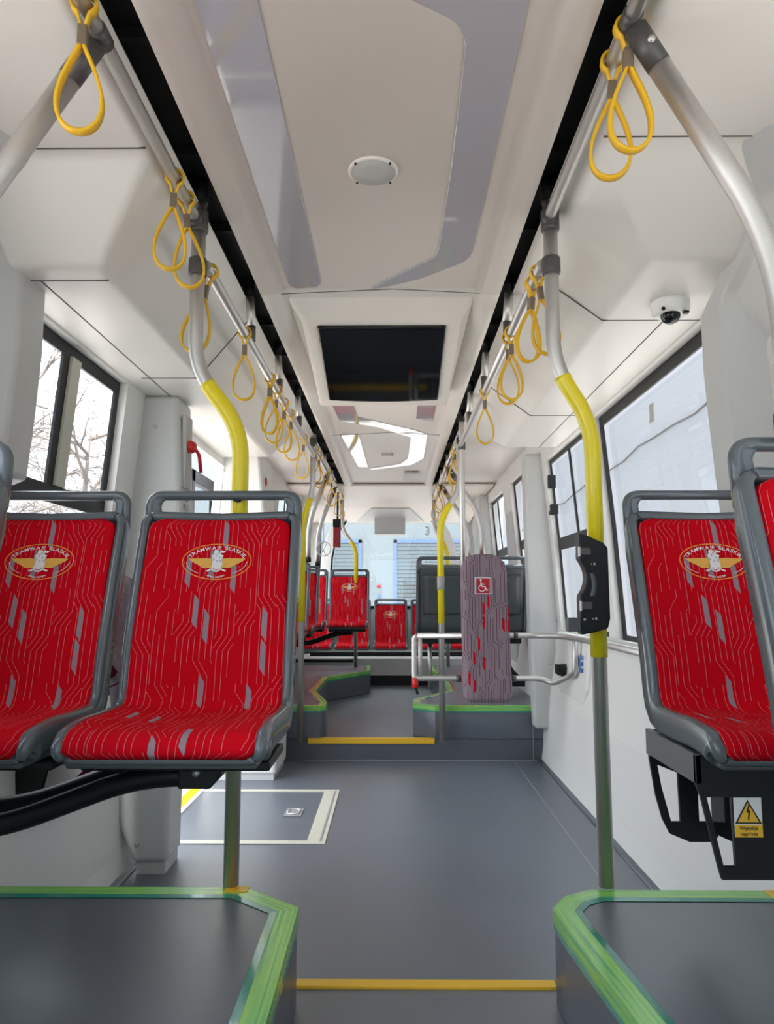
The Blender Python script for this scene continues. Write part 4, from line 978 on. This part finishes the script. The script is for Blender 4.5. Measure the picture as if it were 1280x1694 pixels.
# handrail along the right wall and the wheelchair pad frame
t = thing('wall_handrail', (1.05, 3.5, .88), 'steel handrail along the right wall below the windows', 'handrail')
P = fil([(1.045, 2.05, .88), (1.045, 3.95, .88), (1.0, 4.42, .88), (.90, 4.60, .875), (.15, 4.60, .873)], .10)
mb = MB(); mb.tube(P, .0175, 16); mb.build('rail', 'steel', t)
mb = MB(); mb.tube(fil([(.15, 4.60, .873), (.13, 4.60, .86), (.13, 4.60, .62), (.16, 4.60, .616), (.90, 4.60, .616), (.97, 4.56, .59), (1.035, 4.40, .65), (1.035, 4.28, .68), (1.035, 4.25, .88)], .04), .0165, 14); mb.build('lower_rail', 'steel', t)
mb = MB(); mb.tube([(.165, 4.60, .873), (.165, 4.60, .616)], .014, 12); mb.build('upright', 'steel', t)
mb = MB(); mb.tube([(.385, 4.60, .616), (.415, 4.60, .616)], .021, 14); mb.tube([(.72, 4.60, .616), (.75, 4.60, .616)], .021, 14); mb.tube([(.74, 4.60, .874), (.765, 4.60, .874)], .021, 14); mb.build('collar', 'steel_joint', t)
for y in (2.5, 3.4):
    mb = MB(); mb.tube([(1.045, y, .88), (1.16, y, .86)], .012, 10); mb.build('bracket', 'steel', t)
mb = MB(); mb.tube([(.135, 4.60, .62), (.135, 4.60, .56)], .02, 12); mb.build('release_knob', 'red', t)
mb = MB(); mb.tube([(.137, 4.60, .565), (.15, 4.60, .52)], .008, 8); mb.build('latch_pin', 'black', t)
t = thing('wheelchair_pad', (.565, 4.56, .48), 'tall rounded grey and red patterned wheelchair backrest pad', 'backrest pad')
def pad_mesh(x0, x1, x0b, x1b, z0, z1, yf, yb, rt, rb):
    nz, nx = 44, 16; mb = MB()
    def outline(z):
        t_ = (z-z0)/(z1-z0); a, b = lerp(x0b, x0, t_), lerp(x1b, x1, t_); r = 0
        if z > z1-rt: r = rt - math.sqrt(max(0, rt*rt-(z-(z1-rt))**2))
        if z < z0+rb: r = rb - math.sqrt(max(0, rb*rb-((z0+rb)-z)**2))
        return a+r, b-r
    def zz(v): return z0+(z1-z0)*(.5-.5*math.cos(math.pi*v))
    def fn(u, v):
        z = zz(v); a, b = outline(z); x = a+(b-a)*u
        e = min(1, min(x-a, b-x)/.03, (z-z0)/.03, (z1-z)/.03); return V(x, yf+.022*(1-ss(max(0, e))**.6), z)
    mb.grid(fn, nx, nz, uvfn=lambda u, v: (fn(u, v).x, fn(u, v).z))
    mb.grid(lambda u, v: V(fn(u, v).x, yb, fn(u, v).z), nx, nz, flip=True, uvfn=lambda u, v: (fn(u, v).x, fn(u, v).z))
    for e in (0, 1): mb.grid(lambda u, v: V(fn(e, v).x, lerp(fn(e, v).y, yb, u), fn(e, v).z), 1, nz, flip=(e == 1), uvfn=lambda u, v: (fn(e, v).x+.05*u, fn(e, v).z))
    for e in (0, 1): mb.grid(lambda u, v: V(fn(v, e).x, lerp(fn(v, e).y, yb, u), fn(v, e).z), 1, nx, uvfn=lambda u, v: (fn(v, e).x, fn(v, e).z+.05*u))
    return mb
pad_mesh(.412, .690, .424, .718, .482, 1.372, 4.50, 4.565, .11, .055).build('cushion', 'fab_grey', t, recalc=True)
mb = MB(); mb.box((.44, 4.566, .52), (.69, 4.582, 1.33)); mb.build('backing', 'shell_back', t, bevel=.02)
# wheelchair symbol
mb = MB(); yy = 4.4985; cx, cz, hs = .545, 1.178, .050
def sq(x0, z0, x1, z1, mi, y): mb.add([(x0, y, z0), (x1, y, z0), (x1, y, z1), (x0, y, z1)], [(0, 1, 2, 3)], mi, False)
sq(cx-hs, cz-hs, cx+hs, cz+hs, 0, yy); sq(cx-hs+.004, cz-hs+.004, cx+hs-.004, cz+hs-.004, 1, yy-.0006); sq(cx-hs+.014, cz-hs+.006, cx+hs-.014, cz+hs-.006, 2, yy-.0009)
def seg(a, b, w, y=yy-.0016):
    a, b = Vector(a), Vector(b); d = (b-a).normalized(); n_ = Vector((-d.y, d.x))*w/2
    mb.add([(cx+p.x, y, cz+p.y) for p in (a-n_, b-n_, b+n_, a+n_)], [(0, 1, 2, 3)], 0, False)
for i in range(26):
    a0, a1 = math.radians(100+10.2*i), math.radians(100+10.2*(i+1)); seg((-.006+.0195*math.cos(a0), -.014+.0195*math.sin(a0)), (-.006+.0195*math.cos(a1), -.014+.0195*math.sin(a1)), .005)
seg((-.012, .024), (-.009, -.004), .009); seg((-.010, -.004), (.012, -.004), .007); seg((.011, -.003), (.022, -.028), .007); seg((.020, -.028), (.031, -.024), .006); seg((-.010, .010), (.010, .009), .005)
mb.add([(cx-.013, yy-.0016, cz+.034)] + [(cx-.013+.006*math.cos(2*math.pi*i/14), yy-.0016, cz+.034+.006*math.sin(2*math.pi*i/14)) for i in range(14)], [(0, 1+i, 1+(i+1) % 14) for i in range(14)], 0, False)
mb.build('wheelchair_symbol', ['emb_white', 'fab_grey', 'emb_red'], t)
# white console on the right wall
t = thing('wall_console', (1.08, 4.5, .5), 'white rounded wall console with black knob and blue sticker', 'console')
mb = MB(); mb.loft([sec(.50, 1.06, 1.12, 4.20, 4.80), sec(.60, 1.055, 1.14, 4.12, 4.90), sec(.84, 1.07, 1.165, 4.10, 4.95), sec(.885, 1.08, 1.165, 4.10, 4.95)]); mb.build('cover', 'wall', t, bevel=.02, seg=3, recalc=True)
mb = MB(); mb.lathe([(.035, 0), (.04, -.02), (.034, -.045), (.02, -.05)], (1.06, 4.62, .665), 18, axis='X'); mb.box((1.0, 4.58, .64), (1.03, 4.66, .70)); mb.build('knob', 'black', t, bevel=.004)
mb = MB(); mb.lathe([(.035, 0), (.035, -.003)], (1.0555, 4.32, .745), 24, axis='X'); mb.build('round_sticker', 'blue', t)
mb = MB()
for k in range(3): mb.box((1.052, 4.20, .69+.035*k), (1.0555, 4.235, .715+.035*k))
mb.build('square_sticker', 'blue', t)
# ramp hatch in the floor
t = thing('ramp_hatch', (-.7, 3.95, 0), 'floor ramp hatch outlined in cream strips by the doorway', 'hatch')
mb = MB(); z = .004; X0, X1, Ya, Yb = -1.10, -.31, 3.48, 4.42
mb.hexa([(X0, Ya, 0), (X1, Ya, 0), (-.345, Ya+.045, 0), (X0, Ya+.045, 0)], [(X0, Ya, z), (X1, Ya, z), (-.345, Ya+.045, z), (X0, Ya+.045, z)])
mb.hexa([(X0, Yb-.045, 0), (-.345, Yb-.045, 0), (X1, Yb, 0), (X0, Yb, 0)], [(X0, Yb-.045, z), (-.345, Yb-.045, z), (X1, Yb, z), (X0, Yb, z)])
mb.hexa([(-.395, Ya+.045, 0), (-.345, Ya+.045, 0), (-.345, Yb-.045, 0), (-.395, Yb-.045, 0)][0:4], [(-.395, Ya+.045, z), (-.345, Ya+.045, z), (-.345, Yb-.045, z), (-.395, Yb-.045, z)])
mb.hexa([(-.345, Ya+.045, 0), (X1, Ya, 0), (X1, Yb, 0), (-.345, Yb-.045, 0)], [(-.345, Ya+.045, z), (X1, Ya, z), (X1, Yb, z), (-.345, Yb-.045, z)])
mb.build('border_strip', 'cream', t)
mb = MB(); mb.box((-.338, Ya+.04, z), (-.328, Yb-.04, z+.002)); mb.build('groove', 'seam', t)
mb = MB(); mb.box((-.56, 3.90, .001), (-.47, 4.04, .004)); h = mb.build('pull_plate', 'seam', t, bevel=.001)
mb = MB(); mb.tube(fil([(-.545, 3.93, .006), (-.545, 4.01, .006), (-.485, 4.01, .006), (-.485, 3.93, .006), (-.545, 3.93, .006)], .02), .004, 8); mb.build('ring', 'steel', h)
# small things at the far end
t = thing('red_device', (-.565, 7.41, 1.60), 'red and black box hanging by the far left poles', 'box')
mb = MB(); mb.box((-.60, 7.35, 1.60), (-.53, 7.47, 1.84)); mb.build('body', 'red_dark', t, bevel=.006)
mb = MB(); mb.box((-.602, 7.34, 1.80), (-.528, 7.48, 1.88)); mb.build('cap', 'black', t, bevel=.004)
mb = MB(); mb.tube([(-.56, 7.41, 1.87), (-.56, 7.41, 2.17)], .01, 8); mb.build('hanger', 'black', t)
mb = MB(); mb.tube([(-.66+.068*math.cos(2*math.pi*i/32), 7.0, 1.56+.068*math.sin(2*math.pi*i/32)) for i in range(33)], .005, 8, cap=False)
mb.tube([(-.69, 7.0, 1.62), (-.64, 7.0, 1.50)], .004, 6); mb.tube([(-.63, 7.0, 1.61), (-.68, 7.0, 1.51)], .004, 6); mb.tube([(-.66, 7.0, 1.628), (-.66, 7.0, 1.80)], .003, 6)
tag(mb.build('ring_sign', 'white'), 'white ring sign hanging above the far left seats', 'sign')

# ================================================================== DOOR LEAVES (slid open outside)
for k, (ya, yb) in enumerate(((4.66, 5.34),)):
    mb = MB(); x0, x1 = -1.33, -1.28
    mb.box((x0, ya, 0.02), (x1, yb, .5)); mb.box((x0, ya, .5), (x1, ya+.06, 1.93)); mb.box((x0, yb-.06, .5), (x1, yb, 1.93)); mb.box((x0, ya, 1.85), (x1, yb, 1.93))
    o = struct(mb.build('door_%d' % (k+1), 'black', bevel=.004))
    mb = MB(); mb.box((-1.308, ya+.05, .49), (-1.302, yb-.05, 1.86)); mb.build('pane', 'glass', o)

# ================================================================== OUTSIDE
mb = MB(); mb.box((-60, -30, -.42), (60, 90, -.36)); struct(mb.build('floor', 'paving'))
t = thing('depot_building', (0, 22, -.36), 'white depot building with blue framed shutters behind the tram', 'building')
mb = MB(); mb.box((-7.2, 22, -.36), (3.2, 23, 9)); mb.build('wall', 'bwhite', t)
for i, (xa, xb) in enumerate(((-4.6, -.93), (.02, 3.0))):
    mb = MB(); mb.box((xa, 21.93, -.36), (xa+.10, 22.0, 2.77)); mb.box((xb-.10, 21.93, -.36), (xb, 22.0, 2.77)); mb.box((xa, 21.93, 2.68), (xb, 22.0, 2.77)); sh = mb.build('shutter_frame', 'bblue', t)
    mb = MB(); mb.box((xa+.10, 21.97, -.36), (xb-.10, 22.0, 2.68))
    for z in range(26): mb.box((xa+.10, 21.955, -.3+.115*z), (xb-.10, 21.97, -.3+.115*z+.085))
    mb.build('shutter', 'shutter', sh)
mb = MB()
for q in (((.12, 1.17), (.62, 1.19)), ((.12, 1.41), (.62, 1.43)), ((.12, 1.17), (.14, 1.43)), ((.60, 1.17), (.62, 1.43)), ((.22, 1.17), (.235, 1.43)), ((.50, 1.17), (.515, 1.43))): mb.box((q[0][0], 21.94, q[0][1]), (q[1][0], 21.952, q[1][1]))
mb.build('shutter_plate', 'gap', t)
vs, fs_ = text_geo('3', .36, .0); mb = MB(); mb.add([(1.03+v.x, 21.98, 3.04+v.y) for v in vs], fs_, 0, False); mb.build('door_number', 'gap', t)
mb = MB(); mb.box((-.48, 21.98, 1.36), (-.36, 22, 1.43), 0); mb.box((-.46, 21.98, 1.05), (-.36, 22, 1.15), 1); mb.build('wall_signs', ['red_dark', 'bblue'], t)
# white sheeted hall alongside on the right
t = thing('storage_tent', (7, 7, -.36), 'pale sheeted hall wall outside the right windows', 'building')
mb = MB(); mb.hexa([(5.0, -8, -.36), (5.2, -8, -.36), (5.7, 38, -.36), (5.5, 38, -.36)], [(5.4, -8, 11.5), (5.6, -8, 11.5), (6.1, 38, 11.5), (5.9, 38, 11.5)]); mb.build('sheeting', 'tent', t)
mb = MB(); pts = []
for i in range(40):
    y = -6+i*1.05; z = 4.75-.026*y+.05*math.sin(i*1.3)+.03*math.sin(i*3.1); pts.append((5.0+(z+.36)/11.86*.4+(y+8)/46*.5-.012, y, z))
mb.tube(pts, .018, 6); mb.build('seam', 'gap', t)
mb = MB(); [mb.tube([(5.0+(z_+.36)/11.86*.4+(y+8)/46*.5-.01, y, z_) for y in (24, 36)], .22, 4) for z_ in (2.6, 6.2)]; mb.build('blue_band', 'bblue', t)
# leafless trees on the left
def tree(x, y, h, seed, label):
    rnd = random.Random(seed); t = thing('bare_tree', (x, y, -.36), label, 'tree')
    mb = MB(); mb.tube([(x, y, -.36), (x+.1, y, h*.4), (x+.05, y, h*.75), (x+.15, y, h)], [.14, .10, .06, .02], 8); mb.build('trunk', 'bark', t)
    tw = MB()
    def br(p, d, L, r, lv):
        pts = [p]; q = p.copy(); dd = d.copy()
        for k in range(5):
            dd = (dd + V(rnd.uniform(-.2, .2), rnd.uniform(-.2, .2), rnd.uniform(-.05, .1)-.10*lv)).normalized(); q = q+dd*L/5; pts.append(q.copy())
        tw.tube(pts, [r, r*.85, r*.7, r*.55, r*.4, r*.2], 4, cap=False)
        if lv < 3:
            for k in range(4 if lv < 2 else 5):
                s = pts[rnd.randint(1, 5)]; br(s, (dd+V(rnd.uniform(-.9, .9), rnd.uniform(-.9, .9), rnd.uniform(-.4, .5))).normalized(), L*.6, r*.5, lv+1)
    for k in range(14):
        a = rnd.uniform(0, 6.28); z = h*rnd.uniform(.35, .95); br(V(x+.08, y, z), V(math.cos(a), math.sin(a), rnd.uniform(.2, .9)).normalized(), h*.36, .06, 0)
    tw.build('branches', 'bark', t)
tree(-8.3, 19.5, 5.6, 3, 'leafless tree seen through the left window, right of the mullion'); tree(-10.2, 18.5, 6.6, 11, 'taller leafless tree seen through the left edge of the left window')
